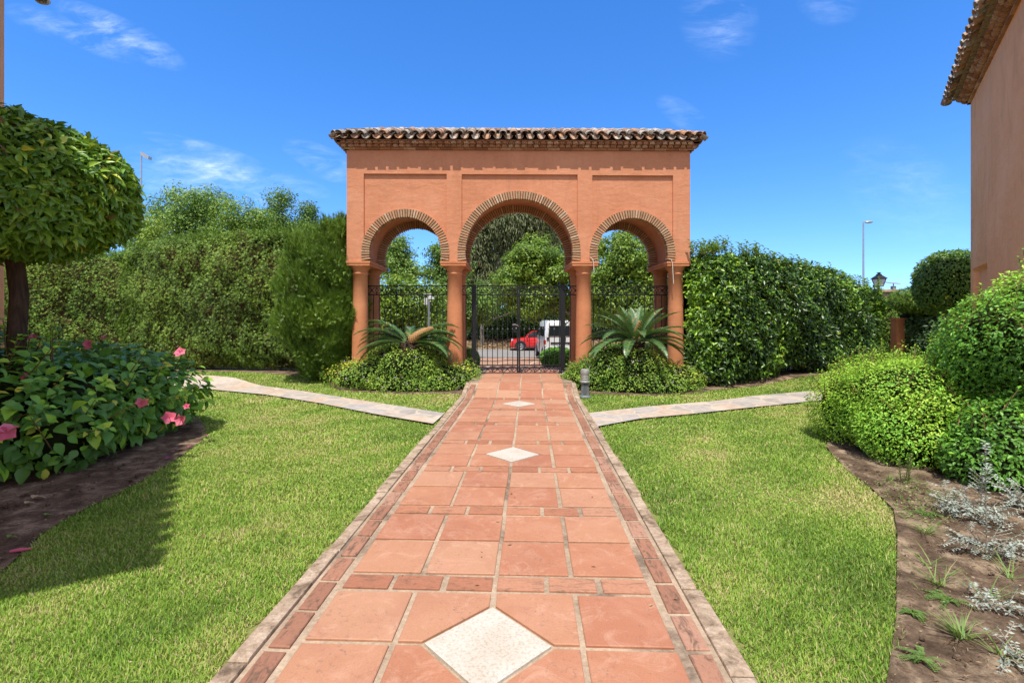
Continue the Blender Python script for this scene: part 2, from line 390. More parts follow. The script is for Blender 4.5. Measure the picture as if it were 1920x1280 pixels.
M['l_tree']=m_leaf('leaf_tree',[(0,(0.087,0.173,0.039)),(.5,(0.189,0.330,0.058)),(1,(0.394,0.535,0.090))],.5,.28)
M['l_lemon']=m_leaf('leaf_lemon_tree',[(0,(0.083,0.165,0.025)),(.5,(0.207,0.343,0.037)),(.9,(0.440,0.550,0.075)),(1,(0.750,0.688,0.062))],.4,.3)
M['l_dark']=m_leaf('leaf_oleander',[(0,(0.023,0.058,0.019)),(.5,(0.049,0.104,0.034)),(1,(0.117,0.195,0.058))],.5,.15)
M['l_euca']=m_leaf('leaf_eucalyptus',[(0,(.22,.12,.07)),(.25,(.075,.095,.035)),(.7,(.13,.155,.055)),(1,(.22,.23,.10))],.5,.2)
M['l_cycad']=m_leaf('leaf_cycad',[(0,(0.510,0.290,0.130)),(.1,(0.037,0.090,0.029)),(.6,(0.076,0.167,0.052)),(1,(0.204,0.304,0.104))],.34,.12,.55)
M['l_silver']=m_leaf('leaf_silver',[(0,(.20,.26,.21)),(1,(.50,.55,.48))],.6,.15)
M['l_weed']=m_leaf('leaf_weed',[(0,(.10,.18,.04)),(.7,(.20,.32,.07)),(1,(.42,.40,.18))],.5,.25)
M['l_dry']=m_leaf('leaf_dry_litter',[(0,(.16,.08,.04)),(.5,(.30,.18,.10)),(1,(.48,.36,.22))],.9,.05)
M['petal']=m_leaf('pink_petal',[(0,(.75,.10,.20)),(1,(.85,.24,.36))],.55,.3)
M['petal_fade']=m_leaf('wilted_petal',[(0,(.30,.04,.16)),(1,(.45,.10,.26))],.6,.1)
M['lilac']=m_leaf('lilac_blossom',[(0,(.50,.30,.55)),(1,(.72,.52,.74))],.6,.2)
M['cone']=m_plain('cycad_cone',(.44,.24,.10),.85,var=.35,sc=60,bs=.8)
def m_grass():
    nt=newm('grass_blade'); g=geo(nt)
    a=math_(nt,'ADD',attr(nt),math_(nt,'MULTIPLY',math_(nt,'SUBTRACT',noi(nt,1.2,5,.65,g),.5),1.3))
    c=ramp(nt,a,[(.05,(.11,.20,.028)),(.38,(.215,.39,.040)),(.64,(.375,.50,.082)),(.82,(.52,.46,.19)),(1,(.62,.50,.27))])
    return finish(nt,c,.55,trans=.25,spec=.3)
M['grass']=m_grass()

# ------------------------------------------------------------------ ground height
def gz(x,y):
    y=np.asarray(y,float); x=np.asarray(x,float)
    s=np.clip((y-10.2)/.9,0,1); s=s*s*(3-2*s)
    rise=.13*s
    k=np.clip((y-12.5)/16.5,0,1)
    return rise-1.09*k
def inpoly(px,py,poly):
    c=np.zeros(len(px),bool); n=len(poly); j=n-1
    for i in range(n):
        xi,yi=poly[i]; xj,yj=poly[j]
        t=((yi>py)!=(yj>py)) & (px < (xj-xi)*(py-yi)/((yj-yi) or 1e-9)+xi)
        c^=t; j=i
    return c

# ------------------------------------------------------------------ terrain
def grid_mesh(name,xs,ys,zf,mat,kind='structure',label=None,smooth=True):
    X,Y=np.meshgrid(xs,ys); Z=zf(X.ravel(),Y.ravel()); V=np.stack([X.ravel(),Y.ravel(),Z],1)
    nx,ny=len(xs),len(ys); i=np.arange(nx-1)[None,:]+np.arange(ny-1)[:,None]*nx; i=i.ravel()
    Fc=np.stack([i,i+1,i+1+nx,i+nx],1)
    o=npmesh(name,V,Fc,mat,smooth=smooth); tag(o,label,kind=kind); return o
def far_bank(x,y):
    k=np.clip((y-37.2)/5,0,1); return 1.0*k*k*(3-2*k)
xs=np.concatenate([np.linspace(-300,-24,8),np.linspace(-22,22,45),np.linspace(24,300,8)])
ys=np.concatenate([np.linspace(-60,-4,6),np.linspace(-3,45,97),np.linspace(47,90,12),np.linspace(120,600,8)])
grid_mesh('ground',xs,ys,lambda x,y: gz(x,y)-.035+far_bank(x,y)+.03*np.sin(x*1.3)*np.clip((y-37)/3,0,1),M['ground'],label='dry brown ground under and around the garden')

A_PATH=math.atan(.037); PX0=-.186
def pw(s,t):  # path local -> world
    return (PX0+s*cos(A_PATH)+t*sin(A_PATH), t*cos(A_PATH)-s*sin(A_PATH))
RAMP0,RAMP1,RISE=8.73,9.58,.17
def ramp_z(x,y):
    t=y; k=min(max((t-RAMP0)/(RAMP1-RAMP0),0),1); return RISE*k
# lawn shapes
left_bed=[G(388,802),G(382,824),G(350,846),G(315,869),G(270,897),G(225,922),G(169,948),G(120,974),G(73,1004),G(30,1045),G(0,1071),(-2.85,1.6),(-3.0,.5),(-3.2,-2),(-14,-2),(-14,9.6),(-7.6,8.6),G(337,766),G(375,785)]
right_bed=[G(1555,760),G(1559,792),G(1550,839),G(1588,881),G(1634,914),G(1676,956),G(1683,1008),G(1682,1050),G(1681,1102),G(1681,1158),G(1662,1280),(1.35,1.0),(1.3,-2),(14,-2),(14,9.2),(8.0,8.9)]
lp_u=[(330,712),(440,718),(560,733),(700,755),(834,776)]; lp_l=[(365,728),(500,741),(600,757),(700,777),(812,796)]
lpath=[(-13.0,11.9)]+[G(*p) for p in lp_u]+[G(*p) for p in lp_l[::-1]]+[(-12.0,9.8)]
rp_u=[(1101,776),(1136,772),(1217,763),(1340,753),(1415,743),(1559,731)]; rp_l=[(1120,801),(1201,786),(1294,777.5),(1400,766),(1559,749.5)]
rpath=[G(*p) for p in rp_u]+[(12,11.5),(11,9.3)]+[G(*p) for p in rp_l[::-1]]
lhed_line=[G(300,697),G(370,702),G(480,706),G(600,716)]
soil_l=[G(250,697),G(370,703),G(480,708),G(600,718),G(640,722),(-3.0,12.2),(-16,12.6),(-16,11.5)]
soil_r=[G(1290,737),G(1330,732),G(1560,711),(9.5,12.4),(3.5,12.2)]
bed_gl=[G(604,716),G(640,732),G(750,737),G(868,738),pw(-1.02,9.6),pw(-1.0,12.0),(-3.6,12.0),(-4.4,11.0)]
bed_gr=[G(1052,735),G(1140,740),G(1230,741),G(1318,735),(4.2,10.3),(4.2,12),pw(1.0,12.0),pw(1.02,9.6)]
def flat(name,poly,z,mat,label,sub=None,zn=0.0):
    # triangulated polygon with a fine grid inside for relief
    import mathutils
    from mathutils.geometry import delaunay_2d_cdt
    xs_=[p[0] for p in poly]; ys_=[p[1] for p in poly]
    pts=[]; 
    for i in range(len(poly)):
        a=np.array(poly[i]); b=np.array(poly[(i+1)%len(poly)]); n=max(1,int(np.linalg.norm(b-a)/.25))
        for k in range(n): pts.append(tuple(a+(b-a)*k/n))
    nb=len(pts)
    if sub:
        gx,gy=np.meshgrid(np.arange(min(xs_),max(xs_),sub),np.arange(min(ys_),max(ys_),sub)); gx=gx.ravel()+RNG.uniform(-.3,.3,gx.size)*sub; gy=gy.ravel()+RNG.uniform(-.3,.3,gy.size)*sub
        ok=inpoly(gx,gy,poly)&(gy<13)&(gy>-1); pts+=list(zip(gx[ok],gy[ok]))
    r=delaunay_2d_cdt([mathutils.Vector((float(p[0]),float(p[1]))) for p in pts],[],[list(range(nb))],1,1e-4)
    V=np.array([(v[0],v[1],0) for v in r[0]]); V[:,2]=gz(V[:,0],V[:,1])+z
    if zn: V[:,2]+=zn*.7*np.abs(noise(V*np.array([1,1,0]),8,3))+zn*.45*noise(V,22,4)+zn*.25*noise(V,50,5)
    if zn: V[:,2]=np.maximum(V[:,2],gz(V[:,0],V[:,1])-.013)
    o=npmesh(name,V,[list(f) for f in r[2]],mat,smooth=bool(zn)); tag(o,label,kind='structure'); return o
flat('lawn',[(-14,-2),(14,-2),(14,12.0),(-14,12.0)],-.018,M['lawn'],'sunlit lawn either side of the tiled path',.4)
flat('flower_bed',left_bed,-.010,M['soil'],'brown soil bed under the hibiscus',.12,.012)
flat('flower_bed',right_bed,-.003,M['soil'],'brown soil bed with weeds under the right shrubs',.06,.020)
flat('hedge_bed',soil_l,-.008,M['soil'],'shaded soil strip under the left hedge',.3)
flat('hedge_bed',soil_r,-.008,M['soil'],'soil strip under the glossy right hedge',.3)
flat('gate_bed',bed_gl,.0,M['soil'],'soil under the left lantana',.25)
flat('gate_bed',bed_gr,.0,M['soil'],'soil under the right lantana',.25)
flat('stone_path',lpath,.016,M['flag'],'pale crazy-paved stone path branching left',.3)
flat('stone_path',rpath,.016,M['flag'],'pale crazy-paved stone path branching right',.3)

# ------------------------------------------------------------------ tiled path
mort=MB(); 
def pst(s0,s1,t0,t1): return [pw(s0,t0),pw(s1,t0),pw(s1,t1),pw(s0,t1)]
tb=MB(); R=random.Random(3)
tseg=[-1.5,2,4,6,8,RAMP0,RAMP1]
for i in range(len(tseg)-1):
    mort.prism(pst(-1.0,1.0,tseg[i],tseg[i+1]),-.10,.010,zf=ramp_z)
    for sg in (-1,1):
        t=tseg[i]
        while t<tseg[i+1]-.01:
            t2=min(t+R.uniform(.5,1.1),tseg[i+1])
            j=R.uniform(-.012,.012); mort.m=1
            mort.prism(pst(sg*.985,sg*(1.07+j),t,t2-.006),-.12,.024+R.uniform(-.004,.006),zf=ramp_z,inset=.012); t=t2
            mort.m=0
mort.prism(pst(-1.02,1.02,RAMP1,12.3),-.10,.014+RISE)
tilep=[]; edgep=[]; rowp=[]; dia=[]
JT=.011
t=-1.41  # brick row starts ... rows at 2.56+k*0.995
P0=2.56; PER=.998
def diamond_clip(poly,c,r):
    """remove |s|+|t-c|<r from an axis aligned tile polygon touching (0,c)"""
    (s0,t0),(s1,_),(_,t1),_2=poly
    sg = 1 if (s0+s1)/2>0 else -1; tg = 1 if (t0+t1)/2>c else -1
    near_s = s0 if abs(s0)<abs(s1) else s1; far_s = s1 if near_s==s0 else s0
    near_t = t0 if abs(t0-c)<abs(t1-c) else t1; far_t = t1 if near_t==t0 else t0
    a=r-abs(near_t-c); b=r-abs(near_s)
    if a<=abs(near_s) : return poly
    return [(sg*a,near_t),(far_s,near_t),(far_s,far_t),(near_s,far_t),(near_s,c+tg*b)]
for k in range(-4,8):
    r0=P0+k*PER
    if k==6: r0=RAMP0-.17
    zt=.022
    if r0+.17<=RAMP0+.01:
        for j in range(6):
            sh=.06*math.sin(k*2.1)
            a=-.83+j*.2767+JT+.004+R.uniform(-.006,.006); b=-.83+(j+1)*.2767-JT-.006
            rowp.append(([ (a,r0+.022),(b,r0+.020),(b,r0+.148),(a,r0+.150)],R.random()))
    blk=r0+.17; has=(k%3==2)  # diamonds in blocks starting 1.73, 4.72, 7.7
    nrows=2
    if blk+.05<RAMP0 or k==6:
        hgt=(PER-.17)/2 if k!=5 else (RAMP0-.17-blk)/2
        if k==6: hgt=(RAMP1-RAMP0)/2
        if k==5: hgt=(RAMP0-.17-blk)/2
        c=blk+hgt
        for rr in range(2):
            for j in range(4):
                a=-.83+j*.415+JT+.003+R.uniform(-.004,.004); b=-.83+(j+1)*.415-JT-.004+R.uniform(-.004,.004)
                u=blk+rr*hgt+JT+.002+R.uniform(-.003,.003); v=blk+(rr+1)*hgt-JT-.003+R.uniform(-.003,.003)
                poly=[(a,u),(b,u),(b,v),(a,v)]
                if has and j in (1,2): poly=diamond_clip(poly,c,.305)
                tilep.append((poly,R.random()))
        if has: dia.append(c)
for j in range(4):
    for rr in range(6):
        a=-.83+j*.415+.012; u=RAMP1+.03+rr*.42
        tilep.append(([(a,u),(a+.391,u),(a+.391,u+.39),(a,u+.39)],R.random()))
for sg in (-1,1):
    t=-1.4
    while t<RAMP1-.2:
        l=.248+R.uniform(-.012,.012)
        edgep.append(([(sg*.860+R.uniform(-.005,.005),t),(sg*.958+R.uniform(-.006,.006),t+.003),(sg*.958,t+l),(sg*.860,t+l-.003)],R.random())); t+=l+.024
for p_,c_ in tilep: tb.prism([pw(*q) for q in p_],-.05,.0215+R.uniform(-.0015,.002),c_,inset=.005,zf=ramp_z)
tb.m=1
for p_,c_ in edgep: tb.prism([pw(*q) for q in p_],-.05,.0205+R.uniform(-.003,.002),c_,inset=.007,zf=ramp_z)
tb.m=2
for p_,c_ in rowp: tb.prism([pw(*q) for q in p_],-.05,.0205+R.uniform(-.002,.002),c_,inset=.005,zf=ramp_z)
tb.m=3
for c in dia: tb.prism([pw(0,c-.278),pw(.278,c),pw(0,c+.278),pw(-.278,c)],-.05,.024,.5,inset=.003)
b=len(mort.v); mort.m=0
mats=[M['mortar'],M['curb'],M['tile'],M['edge_brick'],M['row_brick'],M['marble']]
for vs,fs,ts,ms in ((tb.v,tb.f,tb.t,tb.mi),):
    mort.v+=vs; mort.f+=[[i+b for i in f] for f in fs]; mort.t+=ts; mort.mi+=[m+2 for m in ms]
o=mort.build('tiled_path',mats); tag(o,'terracotta tiled garden path with white stone diamonds',kind='structure')

# drive, road beyond the gate
def strip(name,x0,x1,y0,y1,dz,mat,label,n=30,zf=gz):
    xs=np.linspace(x0,x1,2); ys=np.linspace(y0,y1,n)
    return grid_mesh(name,xs,ys,lambda x,y: zf(x,y)+dz,mat,label=label,smooth=False)
strip('driveway',-5,9,12.05,29.4,-.004,M['drive'],'brick paved drive sloping down behind the iron gate')
strip('road',-60,60,29.4,36.6,.02,M['asphalt'],'grey asphalt road beyond the gate',6)
k_=MB(); k_.box(-60,60,36.6,36.8,-1.1,-.86); tag(k_.build('kerb',M['curb']),'concrete kerb along the far side of the road',kind='structure')

# ------------------------------------------------------------------ grass blades
def grass_blades():
    zones=[(1.25,2.6,24000,.0040,.027),(2.6,3.8,14000,.0050,.027),(3.8,5.6,7500,.0068,.027),(5.6,8.0,3800,.010,.027),(8.0,12.0,2000,.015,.030)]
    allP=[];W_=[];L_=[]
    for (y0,y1,dens,w,h) in zones:
        xl=-(y1*1.18+.3); xr=y1*1.18+.3
        n=int((xr-xl)*(y1-y0)*dens); x=RNG.uniform(xl,xr,n); y=RNG.uniform(y0,y1,n)
        ok=(np.abs(x)<y*1.18+.3)
        s=(x-PX0)*cos(A_PATH)-y*sin(A_PATH)
        edge=1.10+.02*np.sin(y*9)+.018*np.sin(y*23+x)+.012*np.sin(y*61)
        ok&=~((np.abs(s)<edge)&(y<12))
        jx=x+RNG.normal(size=n)*.018; jy=y+RNG.normal(size=n)*.018
        for pl in (left_bed,right_bed,soil_l,soil_r,bed_gl,bed_gr,lpath,rpath): ok&=~inpoly(jx,jy,pl)
        x=x[ok];y=y[ok]; allP.append(np.stack([x,y,gz(x,y)-.014],1)); W_.append(np.full(len(x),w)); L_.append(np.full(len(x),h))
    Pt=np.concatenate(allP); W_=np.concatenate(W_)*RNG.uniform(.7,1.3,len(Pt)); L_=np.concatenate(L_)*RNG.uniform(.55,1.35,len(Pt))
    n=len(Pt); a=RNG.uniform(0,2*pi,n); lean=np.abs(RNG.normal(size=n))*.55+.15
    cl=noise(Pt,7,21); L_*=(1+.22*cl)
    D=np.stack([np.cos(a)*lean,np.sin(a)*lean,np.ones(n)],1); D=unit(D)
    side=unit(np.stack([-np.sin(a),np.cos(a),np.zeros(n)],1)+RNG.normal(size=(n,3))*.3)
    bend=np.stack([np.cos(a),np.sin(a),np.full(n,-.5)],1)*L_[:,None]*RNG.uniform(.1,.5,n)[:,None]
    v0=Pt-side*W_[:,None]/2; v1=Pt+side*W_[:,None]/2; mid=Pt+D*L_[:,None]*.55
    v2=mid+side*W_[:,None]*.42; v3=mid-side*W_[:,None]*.42; v4=Pt+D*L_[:,None]+bend*.6
    V=np.stack([v0,v1,v2,v3,v4],1).reshape(-1,3); b=np.arange(n)*5
    Fc=np.concatenate([np.stack([b,b+1,b+2],1),np.stack([b,b+2,b+3],1),np.stack([b+3,b+2,b+4],1)])
    t=np.clip(.40+.17*noise(Pt,1.7,8)+.12*noise(Pt,9,9)+RNG.normal(size=n)*.17,0,1)
    t=np.where(RNG.random(n)<.075,RNG.uniform(.8,1,n),t)
    o=npmesh('grass',V,Fc,M['grass'],tint=np.repeat(t,5)); tag(o,'short green grass blades with straw patches covering the lawn','grass',kind='stuff')
grass_blades()

# ------------------------------------------------------------------ shape samplers
def blob_pts(n,c,r,e=2.0,seed=0,amp=.06,ns=3.0,depth=.12,zmin=None,bottom=True):
    """points + normals on a noisy superellipsoid"""
    rr=np.random.default_rng(seed); d=unit(rr.normal(size=(n,3))); r=np.array(r); c=np.array(c)
    k=(np.abs(d)**e).sum(1)**(-1./e); p=d*k[:,None]
    nr=unit(np.sign(p)*np.abs(p)**(e-1)/r)
    s=1+amp*noise(p*r,ns,seed+1)+amp*.5*noise(p*r,ns*3,seed+2)-depth*rr.random(n)**2
    Q=c+p*r*s[:,None]
    ok=np.ones(n,bool)
    if zmin is not None: ok&=Q[:,2]>zmin
    return Q[ok],nr[ok]
def blob_core(name,c,r,mat,parent,e=2.0,k=.84,seed=0,amp=.06,ns=3.0,zmin=None):  # solid shrunken blob added inside foliage to block light
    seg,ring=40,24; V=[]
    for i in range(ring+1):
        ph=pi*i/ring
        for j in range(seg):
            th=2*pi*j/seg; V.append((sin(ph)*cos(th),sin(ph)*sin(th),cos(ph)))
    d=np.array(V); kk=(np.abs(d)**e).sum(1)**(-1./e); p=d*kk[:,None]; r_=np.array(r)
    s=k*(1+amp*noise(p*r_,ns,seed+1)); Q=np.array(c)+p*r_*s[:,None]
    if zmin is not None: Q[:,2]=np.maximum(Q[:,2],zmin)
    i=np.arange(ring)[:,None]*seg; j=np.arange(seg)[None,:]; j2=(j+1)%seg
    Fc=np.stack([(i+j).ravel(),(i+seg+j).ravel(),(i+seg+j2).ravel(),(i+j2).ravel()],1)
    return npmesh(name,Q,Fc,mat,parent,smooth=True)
def hedge_shape(line,thick,hts,z0=0.0,amp=.08,ns=2.0,seed=0,edge=.28,bulge=.1):
    """returns f(u,v)->(pos,normal): cross-section superellipse swept along the ground line (front face line)"""
    line=[np.array(p,float) for p in line]; seglen=[np.linalg.norm(line[i+1]-line[i]) for i in range(len(line)-1)]
    cum=np.concatenate([[0],np.cumsum(seglen)]); Ltot=cum[-1]
    L=np.array(line)
    def f(u,a):
        s=u*Ltot; x=np.interp(s,cum,L[:,0]); y=np.interp(s,cum,L[:,1])
        x2=np.interp(np.clip(s+.05,0,Ltot),cum,L[:,0]); y2=np.interp(np.clip(s+.05,0,Ltot),cum,L[:,1])
        x1=np.interp(np.clip(s-.05,0,Ltot),cum,L[:,0]); y1=np.interp(np.clip(s-.05,0,Ltot),cum,L[:,1])
        t=unit(np.stack([x2-x1,y2-y1,np.zeros_like(x)],1)); nrm=np.stack([t[:,1],-t[:,0],np.zeros_like(x)],1) # front = toward camera for lines going +x
        h=np.interp(s,cum,np.array(hts))
        # end rounding
        w=np.minimum(s,Ltot-s)/(thick*.55); w=np.clip(w,0,1); rd=np.sqrt(1-(1-w)**2)
        e=4.5; ca,sa=np.cos(a),np.sin(a); kk=(np.abs(ca)**e+np.abs(sa)**e)**(-1/e); px=ca*kk; pz=sa*kk
        half=thick/2*(.35+.65*rd); hh=h*(.80+.20*rd)
        off=px*half; z=z0+hh*(pz*.5+.5)
        c=np.stack([x,y,np.zeros_like(x)],1)-nrm*(thick/2)
        Q=c+nrm*off[:,None]; Q[:,2]=z+gz(x,y)
        N=unit(nrm*(np.sign(px)*np.abs(px)**(e-1)/half)[:,None]+np.array([0,0,1])*(np.sign(pz)*np.abs(pz)**(e-1)/(hh/2))[:,None])
        N=unit(N+t*((1-w)*np.where(s<Ltot/2,-1,1)*1.2)[:,None])
        d=amp*noise(Q,ns,seed)+amp*.55*noise(Q,ns*3.1,seed+1)+.055*noise(Q,15,seed+2)+.03*noise(Q,34,seed+6)+bulge*np.sin(np.clip((z-z0)/np.maximum(hh,.1),0,1)*pi)*.3
        return Q+N*d[:,None],N
    return f,Ltot
def hedge(name,line,thick,hts,n,size,mat,label,T=T_SIMPLE,asp=.5,core=None,amp=.08,ns=2.,seed=0,tintf=None,group=None,cat='hedge',depth=.16,up=.2,droop=0,out=.35,z0=0.0,rnd=.9,tb=.5,trunk=True,back=.25):
    f,L=hedge_shape(line,thick,hts,z0,amp,ns,seed); rr=np.random.default_rng(seed+50)
    u=rr.random(n); a=rr.uniform(-pi*.5,pi*.5+.9,n); m=rr.random(n)<back; a[m]=rr.uniform(pi*.5,pi*1.4,m.sum())
    ne=int(n*.10); u[:ne]=rr.random(ne)*.05; u[ne:2*ne]=1-rr.random(ne)*.05
    Q,N=f(u,a); Q=Q-N*(depth*rr.random(n)**1.5)[:,None]
    ok=Q[:,2]>gz(Q[:,0],Q[:,1])+.03; Q,N=Q[ok],N[ok]
    root=empty(name,(float(np.mean([p[0] for p in line])),float(np.mean([p[1] for p in line])),0)); tag(root,label,cat,group)
    off=np.array(root.location)
    t=tb+.17*noise(Q,2.2,seed+7)+.10*noise(Q,7,seed+8)
    if tintf is not None: t=tintf(Q,t,rr)
    o=foliage('foliage',Q-off,N,size,mat,root,T=T,asp=asp,tint=t,seed=seed+3,up=up,droop=droop,out=out,rnd=rnd)
    # solid core added inside the leaves to stop light passing through
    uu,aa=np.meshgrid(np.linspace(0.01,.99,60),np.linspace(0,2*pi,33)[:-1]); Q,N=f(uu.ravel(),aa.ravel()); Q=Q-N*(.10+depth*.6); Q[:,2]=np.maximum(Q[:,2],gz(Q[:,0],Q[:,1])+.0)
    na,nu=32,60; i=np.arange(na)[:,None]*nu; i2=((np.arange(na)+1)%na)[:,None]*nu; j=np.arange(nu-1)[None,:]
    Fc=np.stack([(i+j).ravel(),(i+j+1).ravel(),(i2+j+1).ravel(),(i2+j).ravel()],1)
    npmesh('light_block_core',Q-off,Fc,core or M['core'],root,smooth=True)
    return root

# ------------------------------------------------------------------ hedges
def yew_tint(Q,t,r):
    brown=noise(Q,2.6,77)+.8*noise(Q,6,78)
    t=np.where((brown>1.9),r.uniform(0,.10,len(Q)),np.clip(t,.14,.9))
    low=(Q[:,2]<.55+.35*noise(Q,1.5,5))&(r.random(len(Q))<.5)
    return np.where(low,r.uniform(0,.10,len(Q)),t)
hedge('conifer_hedge',[(-11.6,14.2),(-8.3,12.75),(-3.9,11.35)],1.5,[3.5,3.6,3.55],100000,.070,M['l_conifer'],'tall clipped yew hedge with brown patches between path and gateway',T=T_SPRAY,asp=1.0,amp=.11,ns=3.4,seed=1,tintf=yew_tint,core=M['core_brown'],depth=.22,up=.3,out=.6)
hedge('conifer_hedge',[(-17,14.4),(-12.5,14.9),(-11.0,14.9)],1.3,[3.6,3.55,3.4],46000,.075,M['l_cypress'],'lower set-back conifer hedge behind the lollipop tree trunk',T=T_SPRAY,asp=1.0,amp=.15,ns=2.4,seed=11,core=M['core_brown'],depth=.25,up=.4,out=.6)
# upright sprays on top of yew hedge
def sprays(parent,Pt,h,mat,seed,lean=.25,w=.045,per=26,name='new_growth'):
    r=np.random.default_rng(seed); QP=[];QD=[];QL=[]
    for p in Pt:
        hh=h*r.uniform(.5,1.2); d=unit(np.array([r.normal()*lean,r.normal()*lean,1.]))
        s=r.random(per); base=p+d*(s*hh)[:,None]
        dd=unit(r.normal(size=(per,3))*.45+d)
        QP.append(base);QD.append(dd);QL.append(hh*.45*(1-s*.6))
    Q=np.concatenate(QP);D=np.concatenate(QD);L=np.concatenate(QL)
    V,Fc,k=leafset(Q,unit(r.normal(size=(len(Q),3))),D,L,np.full(len(Q),w)*.9,T_NEEDLE)
    return npmesh(name,V,Fc,mat,parent,tint=np.repeat(np.clip(.6+r.normal(size=len(Q))*.18,0,1),k))
hl=[o for o in COL.objects if o.name=='conifer_hedge'][0]
r_=np.random.default_rng(4); n=420
u=r_.random(n); lx=np.interp(u,[0,.5,1],[-11.6,-8.3,-4.4]); ly=np.interp(u,[0,.5,1],[14.2,12.75,11.45])+r_.uniform(.1,1.0,n)
sprays(hl,np.stack([lx,ly,np.full(n,3.42)+.08*np.sin(lx*2)],1)-np.array(hl.location),.30,M['l_cypress'],5,w=.05)

def cypress():
    root=empty('cypress_shrub',(-4.22,10.85,0)); tag(root,'feathery bright green cypress shrub against the gateway left side','shrub')
    Q,N=blob_pts(36000,(-.02,0,1.45),(.72,.62,1.50),2.9,31,.24,5.2,.34,zmin=.12)
    Q2,N2=blob_pts(24000,(.33,.0,1.95),(.44,.6,1.55),2.6,33,.24,5.5,.34,zmin=.12)
    Q=np.concatenate([Q,Q2]);N=np.concatenate([N,N2])
    # narrow toward the ground
    k=np.clip(Q[:,2]/1.1,0,1); sc=.55+.45*k; Q[:,0]*=sc; Q[:,0]+=(1-k)*.12; Q[:,1]*=sc
    r=np.random.default_rng(2); D=unit(N*.55+np.array([0,0,1.1])+r.normal(size=Q.shape)*.3)
    L=.15*r.uniform(.5,1.6,len(Q)); V,Fc,kk=leafset(Q,unit(N+r.normal(size=Q.shape)*.6),D,L,L*.62,T_NEEDLE)
    t=np.clip(.5+.25*noise(Q*np.array([1,1,.4]),6,3)+r.normal(size=len(Q))*.18,0,1)
    npmesh('foliage',V,Fc,M['l_cypress'],root,tint=np.repeat(t,kk))
    blob_core('light_block_core',(-.02,0,1.42),(.66,.56,1.42),M['core'],root,2.3,.74,31,zmin=.05); blob_core('light_block_core',(.33,0,1.9),(.40,.56,1.45),M['core'],root,2.6,.74,33,zmin=.05)
    n=150; x=r.uniform(-.55,.72,n); P_=np.stack([x,r.uniform(-.45,.4,n),np.where(x>.0,3.15+.28*x,2.75+.72*(x+.55))+r.uniform(-.25,.1,n)],1)
    sprays(root,P_,.42,M['l_cypress'],6,.18,.05)
    pk2=r.choice(len(Q),9000); foliage('side_foliage',(Q+N*.05)[pk2],N[pk2],.075,M['l_conifer'],root,T=T_SPRAY,asp=1.0,tint=np.where(noise(Q[pk2],3.0,71)>1.5,.05,.35+.2*noise(Q[pk2],5,72)),seed=73,up=.3,out=.7)
    pk=r.choice(len(Q),420); sprays(root,(Q+N*.03)[pk],.26,M['l_cypress'],9,.45,.05)
cypress()

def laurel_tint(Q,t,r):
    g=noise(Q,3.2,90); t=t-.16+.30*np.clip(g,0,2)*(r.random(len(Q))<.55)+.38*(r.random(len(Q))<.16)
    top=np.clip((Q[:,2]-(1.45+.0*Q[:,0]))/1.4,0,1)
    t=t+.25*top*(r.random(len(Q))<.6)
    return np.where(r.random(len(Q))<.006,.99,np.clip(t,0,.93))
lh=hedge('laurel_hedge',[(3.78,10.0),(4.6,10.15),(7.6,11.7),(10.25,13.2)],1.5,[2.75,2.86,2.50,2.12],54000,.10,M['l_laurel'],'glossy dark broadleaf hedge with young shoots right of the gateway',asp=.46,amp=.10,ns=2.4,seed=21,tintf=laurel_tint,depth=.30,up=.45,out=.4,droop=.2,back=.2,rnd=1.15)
def leafstem(name,V,Fc,mat,tint,st,mat2,parent):
    n=len(st.v); allV=np.concatenate([np.array(st.v).reshape(-1,3),V]); F2=[list(f) for f in st.f]+(Fc+n).tolist()
    return npmesh(name,allV,F2,[mat,mat2],parent,tint=np.concatenate([np.full(n,.5),tint]),mi=[1]*len(st.f)+[0]*len(Fc))
def shoots(parent,Pt,h,mat,seed,size=.075,n=9,lean=.2,name='shoot_leaves'):
    r=np.random.default_rng(seed); QP=[];QD=[];QN=[]; st=MB()
    for p in Pt:
        hh=h*r.uniform(.5,1.3); d=unit(np.array([r.normal()*lean,r.normal()*lean,1.])); st.tube([p,p+d*hh],[.006,.003],4)
        for i in range(n):
            s=(i+1)/n; a=i*2.4+r.random(); o_=np.array([cos(a),sin(a),.55])
            QP.append(p+d*hh*s); QD.append(o_); QN.append(np.array([-cos(a)*.5,-sin(a)*.5,1.]))
    Q=np.array(QP); L=size*r.uniform(.7,1.25,len(Q)); V,Fc,k=leafset(Q,unit(np.array(QN)),np.array(QD),L,L*.42)
    leafstem('young_foliage',V,Fc,mat,np.repeat(r.random(len(Q)),k),st,M['stem'],parent)
n=190; u=r_.random(n)**1.1; lx=np.interp(u,[0,.2,.65,1],[3.8,4.6,7.6,10.0]); ly=np.interp(u,[0,.2,.65,1],[10,10.15,11.7,12.9])+r_.uniform(.15,1.0,n); lz=np.interp(u,[0,.2,.65,1],[2.74,2.86,2.50,2.10])
shoots(lh,np.stack([lx,ly,lz],1)-np.array(lh.location),.27,M['l_shoot'],8,.105,10)

